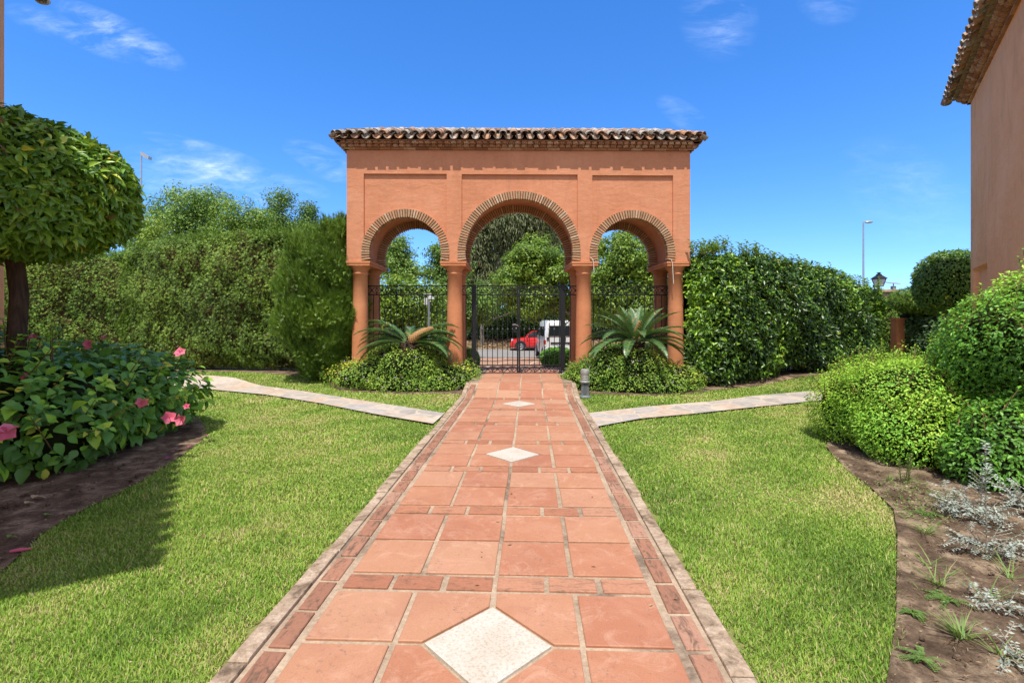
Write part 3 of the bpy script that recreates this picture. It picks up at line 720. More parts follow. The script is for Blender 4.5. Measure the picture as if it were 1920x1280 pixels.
hedge('conifer_hedge',[(10.6,14.5),(11.6,14.5),(12.8,14.0)],.9,[2.15,2.15,2.2],16000,.10,M['l_cypress'],'loose cypress hedge behind the terracotta pillar',T=T_NEEDLE,asp=.7,amp=.12,seed=41,up=.5,out=.7,core=M['core'],depth=.3)
hc=[o for o in COL.objects if o.name.startswith('conifer_hedge')][-1]; oc=np.array(hc.location)
Q,N=blob_pts(7000,np.array([10.95,13.25,1.88])-oc,(.62,.62,.34),2.2,43,.12,4,.3)
foliage('overhanging_foliage',Q,N,.11,M['l_cypress'],hc,T=T_NEEDLE,asp=.6,tint=.5+.1*noise(Q,3,4),seed=44,up=.5,out=.6); blob_core('overhang_core',np.array([10.95,13.25,1.88])-oc,(.62,.62,.34),M['core'],hc,2.2,.75,43)
hedge('broadleaf_hedge',[(10.55,13.0),(11.6,12.6),(13.6,11.4)],1.0,[1.55,1.7,1.8],14000,.10,M['l_dark'],'dark shaded hedge under the round topiary by the right house',amp=.12,seed=42,up=.3,depth=.3,asp=.5)

# ------------------------------------------------------------------ topiary trees
def topiary(loc,c,r,e,n,size,mat,trunk_r,label,seed,tint=.5,flatb=None,bend=.05):
    root=empty('topiary_tree',loc); tag(root,label,'topiary tree')
    tr=MB(); zt=c[2]-r[2]*.5
    tr.tube([(0,0,-.05),(0.01,0,.08),(bend*.3,0,zt*.35),(bend,0.02,zt*.7),(c[0]*.6,c[1]*.5,zt)],[trunk_r*1.35,trunk_r*1.1,trunk_r,trunk_r*.95,trunk_r*.9],14)
    for i in range(6):
        a=i*1.05; tr.tube([(bend,0.02,zt*.85),(c[0]*.5+cos(a)*r[0]*.35,c[1]*.5+sin(a)*r[1]*.35,zt+.1),(c[0]+cos(a)*r[0]*.7,c[1]+sin(a)*r[1]*.7,c[2]+.1)],[trunk_r*.5,trunk_r*.4,trunk_r*.2],7)
    tr.build('trunk',M['bark'],root,smooth=True)
    Q,N=blob_pts(n,c,r,e,seed,.05,4.0,.20)
    if flatb is not None:
        m=Q[:,2]<flatb; Q[m,2]=flatb+np.random.default_rng(1).uniform(-.05,.08,m.sum()); 
    t=tint+.16*noise(Q,3,seed)+.0*Q[:,2]
    r__=np.random.default_rng(seed); t=np.where(r__.random(len(Q))<.012,0,np.clip(t,.08,.93)); t=np.where(r__.random(len(Q))<.012,1.1,t)
    foliage('crown',Q,N,size,mat,root,T=T_OVATE if size>.06 else T_SIMPLE,asp=.42,tint=t,seed=seed+1,up=.45,droop=.45,out=.6,rnd=1.15,jit=.4,lo=.06,hi=.95)
    blob_core('light_block_core',c,r,M['core'],root,e,.86,seed,.045,zmin=flatb)
    return root
topiary((-4.99,4.9,0),(-.03,0,2.72),(.95,.95,.68),2.3,21000,.092,M['l_topiary'],.078,'large clipped lollipop tree with brown trunk behind the hibiscus',51,.5,flatb=2.10)
topiary((9.50,10.6,0),(-.02,0,2.20),(.68,.66,.70),2.2,9000,.062,M['l_topiary'],.06,'round clipped topiary ball beside the right house wall',52,.35)

# ------------------------------------------------------------------ gateway
GA=radians(.7); GX0=-3.5; GY0=10.4; ta=math.tan(GA)
GZ=.0
gate=empty('arched_gateway',(GX0,GY0,0),GA); tag(gate,'terracotta stucco gateway with three brick arches and tiled roof','gateway')
def gl(x,y,dep=0.0):
    """photo pixel -> local (s,z) on the gateway plane at depth dep"""
    u=(x-CX)/F; d=dep/cos(GA)
    Y=(GY0+d-GX0*ta)/(1-u*ta); X=u*Y
    s=(X-GX0)*cos(GA)+(Y-GY0)*sin(GA); return s, H+(HY-y)*Y/F
WD=1.43; ZI=2.645; ZT=(gl(650,281)[1]+gl(1294,284)[1])/2
S0=gl(650,400)[0]; S1=gl(1294,400)[0]; REC=.045
arches=[]
for (cx,cy,R_) in ((760,474,82),(973.4,473.5,115),(1186,474.6,80)):
    s,z=gl(cx,cy); s2,_=gl(cx+R_,cy); arches.append((s,z,s2-s))
panels=[(gl(682,325.5),gl(837.5,325.5)),(gl(865.6,326.6),gl(1083,326.6)),(gl(1110.5,328.6),gl(1262,328.6))]
panels=[(a[0],b[0],a[1]) for a,b in panels]
def zbot(s):
    for (c,cz,R_) in arches:
        if abs(s-c)<R_: return cz+sqrt(max(R_*R_-(s-c)**2,0))
    return ZI
w=MB()
brk={S0,S1}
for (c,cz,R_) in arches:
    for k in range(49): brk.add(round(c-R_*cos(pi*k/48),5))
for (a,b_,zt_) in panels: brk.add(round(a,5)); brk.add(round(b_,5))
brk=sorted(brk)
def q(vs): w.add(vs,[[0,1,2,3]])
for i in range(len(brk)-1):
    a,b_=brk[i],brk[i+1]
    if b_-a<1e-5: continue
    m=(a+b_)/2; inarch=any(abs(m-c)<R_ for c,cz,R_ in arches); za=zbot(a+1e-6) if inarch else ZI; zb_=zbot(b_-1e-6) if inarch else ZI
    pan=[p for p in panels if p[0]-1e-6<m<p[1]+1e-6]
    if pan and inarch:
        zt_=pan[0][2]
        q([(a,REC,za),(b_,REC,zb_),(b_,REC,zt_),(a,REC,zt_)])
        q([(a,REC,zt_),(b_,REC,zt_),(b_,0,zt_),(a,0,zt_)])
        q([(a,0,zt_),(b_,0,zt_),(b_,0,ZT),(a,0,ZT)])
    else:
        q([(a,0,za),(b_,0,zb_),(b_,0,ZT),(a,0,ZT)])
    q([(b_,WD,zb_),(a,WD,za),(a,WD,ZT),(b_,WD,ZT)])
    # soffit
    q([(a,0,za),(a,WD,za),(b_,WD,zb_),(b_,0,zb_)])
for (c,cz,R_) in arches:  # straight reveals from springing to impost
    for sg in (-1,1):
        x=c+sg*R_; q([(x,0,ZI),(x,WD,ZI),(x,WD,cz),(x,0,cz)])
for (a,b_,zt_) in panels:
    za=zbot(a+1e-4); zb_=zbot(b_-1e-4)
    q([(a,0,za),(a,REC,za),(a,REC,zt_),(a,0,zt_)]); q([(b_,0,zb_),(b_,0,zt_),(b_,REC,zt_),(b_,REC,zb_)])
q([(S0,WD,ZI),(S0,0,ZI),(S0,0,ZT),(S0,WD,ZT)]); q([(S1,0,ZI),(S1,WD,ZI),(S1,WD,ZT),(S1,0,ZT)]); q([(S0,0,ZT),(S1,0,ZT),(S1,WD,ZT),(S0,WD,ZT)])
w.build('wall',M['gate_wall'],gate)
# brick rings
RT=.168
def ring(c,cz,R_,y0,y1,proud,name='brick_arch'):
    mb=MB(); Ri=R_-RT; a0=-math.asin(min(.9,(cz-ZI-.005)/R_)); a1=pi-a0
    n=int((a1-a0)*(R_-RT/2)/.054); rr=random.Random(int(c*100)+int(y0*10))
    mb.m=1; seg=64
    for k in range(seg):
        t0=a0+(a1-a0)*k/seg; t1=a0+(a1-a0)*(k+1)/seg
        pts=[]
        for yy in (y0+.022,y1-.022):
            for (r,t) in ((Ri+.016,t0),(R_-.002,t0),(R_-.002,t1),(Ri+.016,t1)): pts.append((c+r*cos(t),yy,max(cz+r*sin(t),ZI)))
        mb.add(pts,[[0,1,2,3],[7,6,5,4],[0,3,7,4],[1,5,6,2]],.5)
    mb.m=0; da=(a1-a0)/n
    for k in range(n):
        t0=a0+da*(k+.18); t1=a0+da*(k+.82); j=rr.uniform(-.005,.005); jr=rr.uniform(-.006,.004)
        pts=[]
        for yy in (y0+j,y1-j):
            for (r,t) in ((Ri+jr,t0),(R_+.004,t0),(R_+.004,t1),(Ri+jr,t1)): pts.append((c+r*cos(t),yy,max(cz+r*sin(t),ZI+.002)))
        mb.add(pts,[[0,1,2,3],[7,6,5,4],[0,3,7,4],[1,5,6,2],[0,4,5,1],[3,2,6,7]],rr.random())
    mb.build(name,[M['arch_brick'],M['arch_mortar']],gate)
for (c,cz,R_) in arches:
    ring(c,cz,R_,-.022,.15,0); ring(c,cz,R_,WD-.15,WD+.02,0)
# columns and beams
colx=[675.5,852.7,1094.3,1266.5]; cols=[]
for x in colx:
    s,_=gl(x,560,.2); cols.append(s)
prof=[(.20,.0),(.20,.10),(.178,.14),(.176,.5),(.172,1.0),(.163,1.7),(.153,2.36),(.170,2.375),(.173,2.395),(.168,2.412),(.154,2.42),(.157,2.44),(.175,2.475),(.198,2.51),(.212,2.535),(.215,2.548)]
edges=[]
for i,s in enumerate(cols):
    for dep in (.20,WD-.20):
        m_=MB(); m_.lathe(prof,s,dep,32); m_.build('column',M['column'],gate,smooth=True,angle=50)
    lo = S0-.005 if i==0 else (arches[i-1][0]+arches[i-1][2]-RT-.02)
    hi = S1+.005 if i==3 else (arches[i][0]-arches[i][2]+RT+.02)
    edges.append((lo,hi))
    b_=MB(); b_.box(lo+.012,hi-.012,-.025,WD+.025,2.548,2.60); b_.box(lo,hi,-.035,WD+.035,2.60,ZI)
    b_.build('beam',M['column'],gate)

# roof of tiles ----------------------------------------------------
def half_tile(mb,o,e,u,n,r0,r1,L,th,convex,tint):
    """o: lower end centre; e across, u upslope, n normal"""
    seg=7; vs=[]
    for (d,r) in ((0,r0),(L,r1)):
        for rr in (r,r-th):
            for k in range(seg+1):
                t=pi*k/seg; x=cos(t)*rr; z=sin(t)*rr*.85
                if not convex: z=-z
                vs.append(o+e*x+n*z+u*d)
    k=seg+1; fs=[]
    for i in range(seg):
        fs+= [[i,i+1,2*k+i+1,2*k+i],[k+i+1,k+i,3*k+i,3*k+i+1],[i+1,i,k+i,k+i+1],[2*k+i,2*k+i+1,3*k+i+1,3*k+i]]
    fs+= [[0,2*k,3*k,k],[seg,k+seg,3*k+seg,2*k+seg]]
    mb.add(vs,fs,tint)
def tile_slope(mb,o,e,inw,pitch,L,run,hip0=True,hip1=True,p=.225,seed=0,maxrun=9):
    """eave from o along e (unit) for length L; inward horizontal direction inw"""
    rr=random.Random(seed); o=np.array(o,float); e=np.array(e,float); inw=np.array(inw,float)
    u=inw*cos(pitch)+np.array([0,0,1.])*sin(pitch); n=-inw*sin(pitch)+np.array([0,0,1.])*cos(pitch)
    nc=int(round(L/p)); p=L/nc
    for i in range(nc*2+1):
        s=i*p/2; cover=(i%2==1)
        lim=run
        if hip0: lim=min(lim,s+.03)
        if hip1: lim=min(lim,L-s+.03)
        lim=min(lim,maxrun)/cos(pitch); d=-.035 if cover else -.055
        d+=rr.uniform(-.012,.012)
        row=0
        while d<lim-.06:
            ln=min(.36,lim-d+.04)
            half_tile(mb,o+e*s+u*d+n*((.055 if cover else .030)+.010*(row>0)+rr.uniform(-.004,.004)),e,u+n*.03,n,.087,.072 ,ln,.014,cover,rr.random())
            d+=.29; row+=1
def cornice(mb,o,e,outw,L,z,seed=0):
    """three brick courses stepping out under the eave, from wall top z"""
    rr=random.Random(seed); o=np.array(o,float); e=np.array(e,float); outw=np.array(outw,float); up=np.array([0,0,1.])
    def bx(s0,s1,d0,d1,z0,z1,t,rot=0.0):
        c=(s0+s1)/2; vs=[]
        for zz in (z0,z1):
            for (s,d) in ((s0,d0),(s1,d0),(s1,d1),(s0,d1)):
                ds,dd=s-c,d-d0; s_=c+ds*cos(rot)-dd*sin(rot); d_=d0+ds*sin(rot)+dd*cos(rot)
                vs.append(o+e*s_+outw*d_+up*zz)
        mb.add(vs,[[0,1,2,3],[7,6,5,4],[0,4,5,1],[1,5,6,2],[2,6,7,3],[3,7,4,0]],t)
    s=-.045
    while s<L+.045:
        l=rr.uniform(.24,.27); bx(s,min(s+l-.008,L+.045),-.05,.045+rr.uniform(-.004,.004),z+.003,z+.045,rr.random()); s+=l
    for (row,dz,off,d) in ((0,.049,0,.075),(1,.098,.062,.13)):
        s=-d+off
        while s<L+d-.10:
            bx(s,s+.115,-.05,d+rr.uniform(-.012,.015),z+dz,z+dz+.043,rr.random(),.0 if row else 0); 
            # tooth end, chamfered
            bx(s+.012,s+.10,d-.02,d+.045,z+dz-.004,z+dz+.042,rr.random(),.35); s+=.135
    mb.m=1; bx(-.03,L+.03,-.05,.03,z+.045,z+.05,.3); bx(-.05,L+.05,-.05,.055,z+.06,z+.145,.3); mb.m=0
    bx(-.17,L+.17,-.05,.17,z+.145,z+.165,.4)
rf=MB(); ZE=ZT+.215; OV=.205; pit=radians(24); Lr=S1-S0+2*OV; Wr=WD+2*OV
tile_slope(rf,(S0-OV,-OV,ZE),(1,0,0),(0,1,0),pit,Lr,Wr/2,seed=1)
tile_slope(rf,(S1+OV,WD+OV,ZE),(-1,0,0),(0,-1,0),pit,Lr,Wr/2,seed=2)
tile_slope(rf,(S0-OV,WD+OV,ZE),(0,-1,0),(1,0,0),pit,Wr,Wr/2,seed=3)
tile_slope(rf,(S1+OV,-OV,ZE),(0,1,0),(-1,0,0),pit,Wr,Wr/2,seed=4)
rr=random.Random(9); zr=ZE+Wr/2*math.tan(pit)
def ridge(p0,p1):
    p0=np.array(p0);p1=np.array(p1); L_=np.linalg.norm(p1-p0); u=(p1-p0)/L_; e=np.cross(u,[0,0,1.]); e/=np.linalg.norm(e); n_=np.cross(e,u); k=0.
    while k<L_-.05:
        half_tile(rf,p0+u*k+n_*(.045+rr.uniform(-.006,.006)),e,u,n_,.10,.085,min(.36,L_-k+.05),.015,True,rr.random()); k+=.30
ridge((S0-OV+Wr/2,WD/2,zr),(S1+OV-Wr/2,WD/2,zr))
for (cx_,cy_,ex) in ((S0-OV,-OV,S0-OV+Wr/2),(S0-OV,WD+OV,S0-OV+Wr/2),(S1+OV,-OV,S1+OV-Wr/2),(S1+OV,WD+OV,S1+OV-Wr/2)):
    ridge((cx_,cy_,ZE),(ex,WD/2,zr))
# bed under the tiles
zz=ZE-.02
rf.add([(S0-OV+.06,-OV+.06,zz),(S1+OV-.06,-OV+.06,zz),(S1+OV-.06,WD+OV-.06,zz),(S0-OV+.06,WD+OV-.06,zz),(S0-OV+Wr/2,WD/2,zr-.03),(S1+OV-Wr/2,WD/2,zr-.03)],[[0,1,5,4],[2,3,4,5],[3,0,4],[1,2,5],[3,2,1,0]],.1)
rf.build('roof',M['roof'],gate,smooth=True,angle=50)
cb=MB()
cornice(cb,(S0,0,0),(1,0,0),(0,-1,0),S1-S0,ZT,1); cornice(cb,(S1,WD,0),(-1,0,0),(0,1,0),S1-S0,ZT,2)
cornice(cb,(S0,WD,0),(0,-1,0),(-1,0,0),WD,ZT,3); cornice(cb,(S1,0,0),(0,1,0),(1,0,0),WD,ZT,4)
cb.build('cornice',[M['cornice_brick'],M['arch_mortar']],gate)
# floor of the gateway between the columns
# hanging cables
def cable(x,y0,y1,dx,label):
    s,z=gl(x,y0,-.06); s1,z1=gl(x+dx,y1,-.06)
    a=GA
    def wpt(s,d,z): return (GX0+s*cos(a)-d*sin(a), GY0+s*sin(a)+d*cos(a), z)
    m=MB(); pts=[wpt(s-.05,-.03,z+.01),wpt(s-.01,-.05,z-.01),wpt(s+.01,-.06,z-.10),wpt(s+(s1-s)*.6,-.055,(z+z1)/2),wpt(s1,-.06,z1)]
    m.tube(pts,.009,6); e=pts[-1]
    o=m.build('hanging_cable',M['cable'],None,smooth=True); tag(o,label,'cable','loose cables under the arches')
cable(1112,484,511,2,'shorter loose pale cable, hanging beside the third column')
cable(1260,486,532,3,'long loose pale cable hanging over the rightmost terracotta column')

# ------------------------------------------------------------------ ironwork
FD=.66   # depth of the fence plane
def fg(x,y): return gl(x,y,FD)
ztop=fg(970,535.3)[1]; zb2=fg(970,552.5)[1]; zlow=fg(970,684.5)[1]; zfoot=fg(970,700)[1]; zcol=fg(970,617)[1]
def scroll(mb,s0,s1,z0,z1,y):
    n=max(1,int(round((s1-s0)/.235))); d=(s1-s0)/n; h=z1-z0; th=.014
    for i in range(n):
        a=s0+i*d; c=a+d/2
        for (p,q_) in (((a+.02*d,z0+h*.5),(a+.25*d,z0+h*.14)),((a+.25*d,z0+h*.14),(a+.75*d,z0+h*.14)),((a+.75*d,z0+h*.14),(a+.98*d,z0+h*.5)),
                     ((a+.02*d,z0+h*.5),(a+.25*d,z0+h*.86)),((a+.25*d,z0+h*.86),(a+.75*d,z0+h*.86)),((a+.75*d,z0+h*.86),(a+.98*d,z0+h*.5)),
                     ((c-.18*d,z0+h*.5),(c,z0+h*.28)),((c,z0+h*.28),(c+.18*d,z0+h*.5)),((c+.18*d,z0+h*.5),(c,z0+h*.72)),((c,z0+h*.72),(c-.18*d,z0+h*.5))):
            mb.bar((p[0],y,p[1]),(q_[0],y,q_[1]),th,.010)
        mb.bar((c,y,z0+h*.72),(c,y,z1),th,.01); mb.bar((c,y,z0),(c,y,z0+h*.28),th,.01)
        mb.bar((a,y,z0+h*.35),(a,y,z0+h*.65),th,.01)
def rail(mb,s0,s1,z,h=.032,d=.03): mb.box(s0,s1,FD-d/2,FD+d/2,z-h/2,z+h/2)
def pickets(parent,s0,s1,z0,z1,step=.129,collar=True,inner=True):
    n=max(1,int(round((s1-s0)/step))); d=(s1-s0)/n
    for i in range(1,n) if inner else range(n+1):
        s=s0+i*d; m=MB(); m.box(s-.008,s+.008,FD-.008,FD+.008,z0,z1)
        o=m.build('picket',M['iron'],parent)
        if collar:
            c=MB(); c.sphere((s,FD,zcol),.02,8,6,(1,1,1.3)); c.build('collar',M['collar'],o,smooth=True)
def local_root(name,label,cat,group=None):
    r=empty(name,(GX0,GY0,0),GA); return tag(r,label,cat,group)
pl0,pl1=fg(884.5,600)[0],fg(892.7,600)[0]; pr0,pr1=fg(1051,600)[0],fg(1059.2,600)[0]
ig=local_root('iron_gate','black wrought iron double gate in the central arch','gate')
for (a,b_) in ((pl0,pl1),(pr0,pr1)):
    m=MB(); m.box(a,b_,FD-.05,FD+.05,.10,ztop+.02); m.build('post',M['iron'],ig)
ms0,ms1=fg(969.4,600)[0],fg(972.3,600)[0]; ms2=fg(975.3,600)[0]
for (a,b_,st) in ((pl1+.012,ms1-.003,'r'),(ms1+.003,pr0-.012,'l')):
    lf=MB(); sw=.035
    lf.box(a,a+.02,FD-.018,FD+.018,zfoot,ztop); lf.box(b_-.02,b_,FD-.018,FD+.018,zfoot,ztop)
    if st=='r': lf.box(b_-sw,b_-.0205,FD-.0185,FD+.0185,zfoot,ztop)
    else: lf.box(a+.0205,a+sw,FD-.0185,FD+.0185,zfoot-.045,ztop)
    for z in (ztop-.014,zb2,zlow,zfoot+.014): rail(lf,a+.02,b_-.02,z,.026)
    scroll(lf,a+.03,b_-.03,zb2+.012,ztop-.027,FD); scroll(lf,a+.03,b_-.03,zfoot+.027,zlow-.013,FD)
    leaf=lf.build('gate_leaf',M['iron'],ig)
    n=8; d=(b_-a-.03)/n; a0=a+.015
    for i in range(1,n):
        s=a0+i*d; m=MB(); m.box(s-.008,s+.008,FD-.008,FD+.008,zlow,zb2); m.build('picket',M['iron'],leaf)
        c=MB(); c.sphere((s,FD,zcol),.021,8,6,(1,1,1.3)); c.build('collar',M['collar'],leaf,smooth=True)
lk=MB(); lk.box(ms0-.085,ms0+.0,FD-.03,FD+.03,zcol-.07,zcol+.09); lk.build('lock_box',M['iron'],ig)
lk=MB(); zz=zcol+.10; lk.tube([(ms0-.10,FD-.055,zz+.0),(ms0-.04,FD-.07,zz+.01),(ms0+.02,FD-.055,zz-.02),(ms0+.03,FD-.03,zz-.04)],.008,6); lk.sphere((ms0-.02,FD-.04,zcol+.02),.015,8,6); lk.build('handle',M['alu'],ig,smooth=True)
for (a,b_,lab) in ((cols[0]-.1,pl0,'black iron railing filling the left arch with a diamond scroll band'),(pr1,cols[3]+.1,'black iron railing filling the right arch behind the upright cycad')):
    fr=local_root('iron_fence',lab,'fence','railings beside the gate')
    m=MB(); 
    for z in (ztop-.014,zb2,zlow): m=MB(); rail(m,a,b_,z,.024,.026); m.build('rail',M['iron'],fr)
    m=MB(); scroll(m,a,b_,zb2+.008,ztop-.022,FD); m.build('scroll_band',M['iron'],fr)
    pickets(fr,a,b_,zlow-.0,zb2,collar=False)
    p_=MB(); p_.box(a,a+.03,FD-.0155,FD+.0155,.08,ztop+.003) if a<3 else p_.box(b_-.03,b_,FD-.0155,FD+.0155,.08,ztop+.003); p_.build('post',M['iron'],fr)

# ------------------------------------------------------------------ houses
def house(name,corner,ang_dir,length,depth,side,label,seed,zt,panel=None):
    """corner: far visible corner; wall runs toward the camera along ang_dir; body on the outer side"""
    c=np.array([corner[0],corner[1],0.]); d=np.array([ang_dir[0],ang_dir[1],0.]); d/=np.linalg.norm(d)
    o=np.array([-d[1],d[0],0.])*side       # outward normal of the visible wall
    root=empty(name,(corner[0],corner[1],0)); tag(root,label,'house')
    up=np.array([0,0,1.])
    # wall with slightly wobbly grid surface
    mb=MB()
    def wallface(p0,e,L,nrm,seed):
        gs=.06 if (panel and seed==77) else .12; nu,nv=int(L/gs),int(zt/gs); U,Vv=np.meshgrid(np.linspace(0,L,nu),np.linspace(-.1,zt,nv)); pts=p0+e*U.ravel()[:,None]+up*Vv.ravel()[:,None]
        wob=noise(pts+c,2.2,seed)*.008+noise(pts+c,6,seed+1)*.004
        k=np.minimum(U.ravel()/.2,(L-U.ravel())/.2).clip(0,1)
        dep=np.zeros(len(pts))
        if panel and seed==77:
            (a,b_,zt_)=panel; dep=np.where((U.ravel()>a)&(U.ravel()<b_)&(Vv.ravel()<zt_),-.09,0)
        pts=pts+nrm*(wob*k+dep)[:,None]
        fs=[]
        for j in range(nv-1):
            for i in range(nu-1):
                q_=[j*nu+i,j*nu+i+1,(j+1)*nu+i+1,(j+1)*nu+i]; fs.append(q_)
        mb.add(pts,fs)
    wallface(np.zeros(3),d,length,o,77)
    wallface(np.zeros(3),-o,depth,-d,78); wallface(d*length,-o,depth,d,79)
    b0=-o*depth; mb.add([b0,b0+d*length,b0+d*length+up*zt,b0+up*zt],[[0,1,2,3]])
    mb.add([up*zt,d*length+up*zt,b0+d*length+up*zt,b0+up*zt],[[0,1,2,3]])
    w_=mb.build('wall',M['house_wall'],root,smooth=True,angle=32)
    rf=MB(); ov=.30; ze=zt+.22; pt=radians(22)
    tile_slope(rf,-d*ov+o*ov+up*ze,d,-o,pt,length+2*ov,depth/2,seed=seed,maxrun=1.3,hip0=True,hip1=True)
    tile_slope(rf,-d*ov+o*ov+up*ze,-o,d,pt,depth+2*ov,length/2,seed=seed+1,maxrun=.9)
    tile_slope(rf,d*(length+ov)+o*ov+up*ze,-o,-d,pt,depth+2*ov,length/2,seed=seed+2,maxrun=.9)
    a=[-d*ov*.8+o*ov*.8, d*(length+ov*.8)+o*ov*.8, d*(length+ov*.8)-o*(depth+ov), -d*ov*.8-o*(depth+ov)]
    m_=min(length,depth)/2; top=[d*m_-o*m_, d*(length-m_)-o*m_, d*(length-m_)-o*(depth-m_), d*m_-o*(depth-m_)]
    hz=ze+(m_+ov)*math.tan(pt)-.06
    rf.add([x+up*(ze-.03) for x in a]+[x+up*hz for x in top],[[0,1,5,4],[1,2,6,5],[2,3,7,6],[3,0,4,7],[4,5,6,7],[3,2,1,0]],.3)
    rf.build('roof',M['roof'],root,smooth=True,angle=50)
    cb=MB(); cornice(cb,np.zeros(3),d,o,length,zt,seed); cornice(cb,np.zeros(3),-o,-d,depth,zt,seed+5); cornice(cb,d*length,-o,d,depth,zt,seed+6)
    cb.build('cornice',[M['cornice_brick'],M['arch_mortar']],root)
    return root
Zc=9.0; cR=((1820-CX)*Zc/F,Zc); dR=(-.5857,-.8105)
house('house',cR,dR,5.1,4.5,-1,'salmon stucco house wall with tiled eave, right edge of the photo',101,H+400*Zc/F,panel=(.28,1.5,H+88*Zc/F))
Zc=6.5; cL=((8-CX)*Zc/F,Zc); 
house('house',cL,(.530,-.848),7.15,4.5,1,'pink stucco house corner glimpsed behind the lollipop tree',202,H+604*Zc/F)

# ------------------------------------------------------------------ lamp, poles, pillar
def street_lamp(x,ytop,Z,label,flip,bz):
    X,Y,z=P(x,ytop,Z); root=empty('street_lamp',(X,Y,bz)); tag(root,label,'street lamp','tall street lamps beyond the hedges'); h=z-bz
    m=MB(); m.tube([(0,0,0),(0,0,h*.5),(0,0,h)],[.11,.085,.06],10); m.build('pole',M['pole'],root,smooth=True)
    m=MB(); s=-1 if flip else 1
    m.tube([(0,0,h-.02),(s*.25,0,h+.04)],[.05,.04],8); m.build('arm',M['pole'],root)
    m=MB(); m.sphere((s*.45,0,h-.02),.36,14,8,(1.0,.5,.28)); m.build('lamp_head',M['alu'],root,smooth=True)
    return root
def floodlight(x,ytop,Z,bz):
    X,Y,z=P(x,ytop,Z); root=empty('floodlight_mast',(X,Y,bz)); tag(root,'thin floodlight mast with a tilted dark lamp above the left trees','light mast'); h=z-bz
    m=MB(); m.tube([(0,0,0),(0,0,h)],[.10,.055],10); m.build('pole',M['pole'],root,smooth=True)
    m=MB(); vs=[]
    a=radians(-28); 
    for dz,w0,w1 in ((-.05,0,.85),(-.34,.12,.80)):
        for (u,v) in ((w0,-.2),(w1,-.2),(w1,.2),(w0,.2)):
            vs.append((u*cos(a)-dz*0*sin(a)+.02,v,h+u*sin(a)+dz+.12))
    m.add(vs,[[0,1,2,3],[7,6,5,4],[0,4,5,1],[1,5,6,2],[2,6,7,3],[3,7,4,0]]); m.tube([(0,0,h-.05),(.1,0,h+.05)],.05,6)
    m.build('lamp_head',M['alu'],root)
floodlight(265,287,42,-1.0)
street_lamp(1619,416,42,'slender blue-grey street lamp rising above the right hedge',False,-1.0)
# terracotta pillar and lantern behind the right hedge end
X,Y,z=P(1683,596,13.5)
root=empty('gate_pillar',(X,Y,gz(X,Y))); tag(root,'small terracotta pillar in the shade past the end of the right hedge','pillar')
m=MB(); g0=float(gz(X,Y)); hz=z-g0
m.box(-.11,.11,-.11,.11,-.1,hz-.05); m.build('shaft',M['column'],root); m=MB(); m.box(-.135,.135,-.135,.135,hz-.05,hz); m.build('cap',M['column'],root)
X,Y,z=P(1657,548,15.2); g0=float(gz(X,Y))
root=empty('stone_pillar',(X,Y,g0)); tag(root,'grey capped pillar under the black lantern','pillar')
m=MB(); hz=z-g0; m.box(-.24,.30,-.22,.22,-.1,hz-.0); m.build('shaft',M['curb'],root); m=MB(); m.box(-.30,.36,-.28,.28,hz,hz+.08,c=.02); m.build('cap',M['curb'],root)
X2,_,z2=P(1648,548,15.2)
ln=empty('lantern',(X2,Y,z+.08)); ln.scale=(.78,.78,.88); tag(ln,'black four-sided street lantern with frosted panes above the right hedge','lantern')
hl_=(548-507)*15.2/F-.08   # total height above the cap
m=MB(); m.lathe([(.09,0),(.09,.03),(.035,.05),(.03,.09),(.06,.12)],0,0,10); m.build('base',M['iron'],ln,smooth=True)
zb,zt_=.12,.38; rb,rt=.10,.165
m=MB(); m.lathe([(rb*1.41-.01,zb),(rt*1.41-.01,zt_)],0,0,4,a0=pi/4); m.build('pane',M['frost'],ln)
m=MB()
for sx in (-1,1):
    for sy in (-1,1): m.tube([(sx*rb,sy*rb,zb),(sx*rt,sy*rt,zt_)],.012,6)
for (r_0,z_0) in ((rb,zb),(rt,zt_)):
    for (p,q_) in (((-1,-1),(1,-1)),((1,-1),(1,1)),((1,1),(-1,1)),((-1,1),(-1,-1))): m.tube([(p[0]*r_0,p[1]*r_0,z_0),(q_[0]*r_0,q_[1]*r_0,z_0)],.014,6)
m.build('frame',M['iron'],ln)
m=MB(); m.lathe([(.29,.385),(.28,.40),(.12,.50),(.10,.51),(.10,.54),(.05,.56),(.045,.575),(.09,.60),(.03,.615)],0,0,4,a0=pi/4); m.build('hood',M['iron'],ln)
X,Y,z=P(1675,548,15.0)
root=empty('solar_light',(X,Y,z+.09)); tag(root,'small flat solar light beside the black lantern','light')
m=MB(); m.box(-.05,.05,-.05,.05,0,.10); m.tube([(0,0,.1),(0,0,.2)],.015,6); m.build('bracket',M['alu'],root)
m=MB(); m.add([(-.15,-.10,.17),(.15,-.10,.15),(.2,.14,.21),(-.2,.14,.23),(-.15,-.10,.185),(.15,-.10,.165),(.2,.14,.225),(-.2,.14,.245)],[[3,2,1,0],[4,5,6,7],[0,1,5,4],[1,2,6,5],[2,3,7,6],[3,0,4,7]]); m.build('panel',M['alu'],root)

# camera pole seen through the left arch
X,Y,z=P(804,552,14.3); g0=float(gz(X,Y))
root=empty('camera_pole',(X,Y,g0)); tag(root,'thin grey pole with white security camera seen through the left arch','pole')
m=MB(); m.tube([(0,0,0),(0,0,z-g0)],.03,10); m.build('pole',M['alu'],root,smooth=True)
m=MB(); h=z-g0; m.box(-.12,-.035,-.06,.04,h-.30,h-.10); m.build('junction_box',M['white'],root)
m=MB(); m.box(-.01,.16,-.04,.02,h-.14,h-.07); m.box(.02,.09,-.02,.015,h-.07,h-.02); m.build('camera',M['white'],root)
m=MB(); m.box(-.15,.07,-.03,.03,h-.0,h+.03); m.build('bracket',M['white'],root)

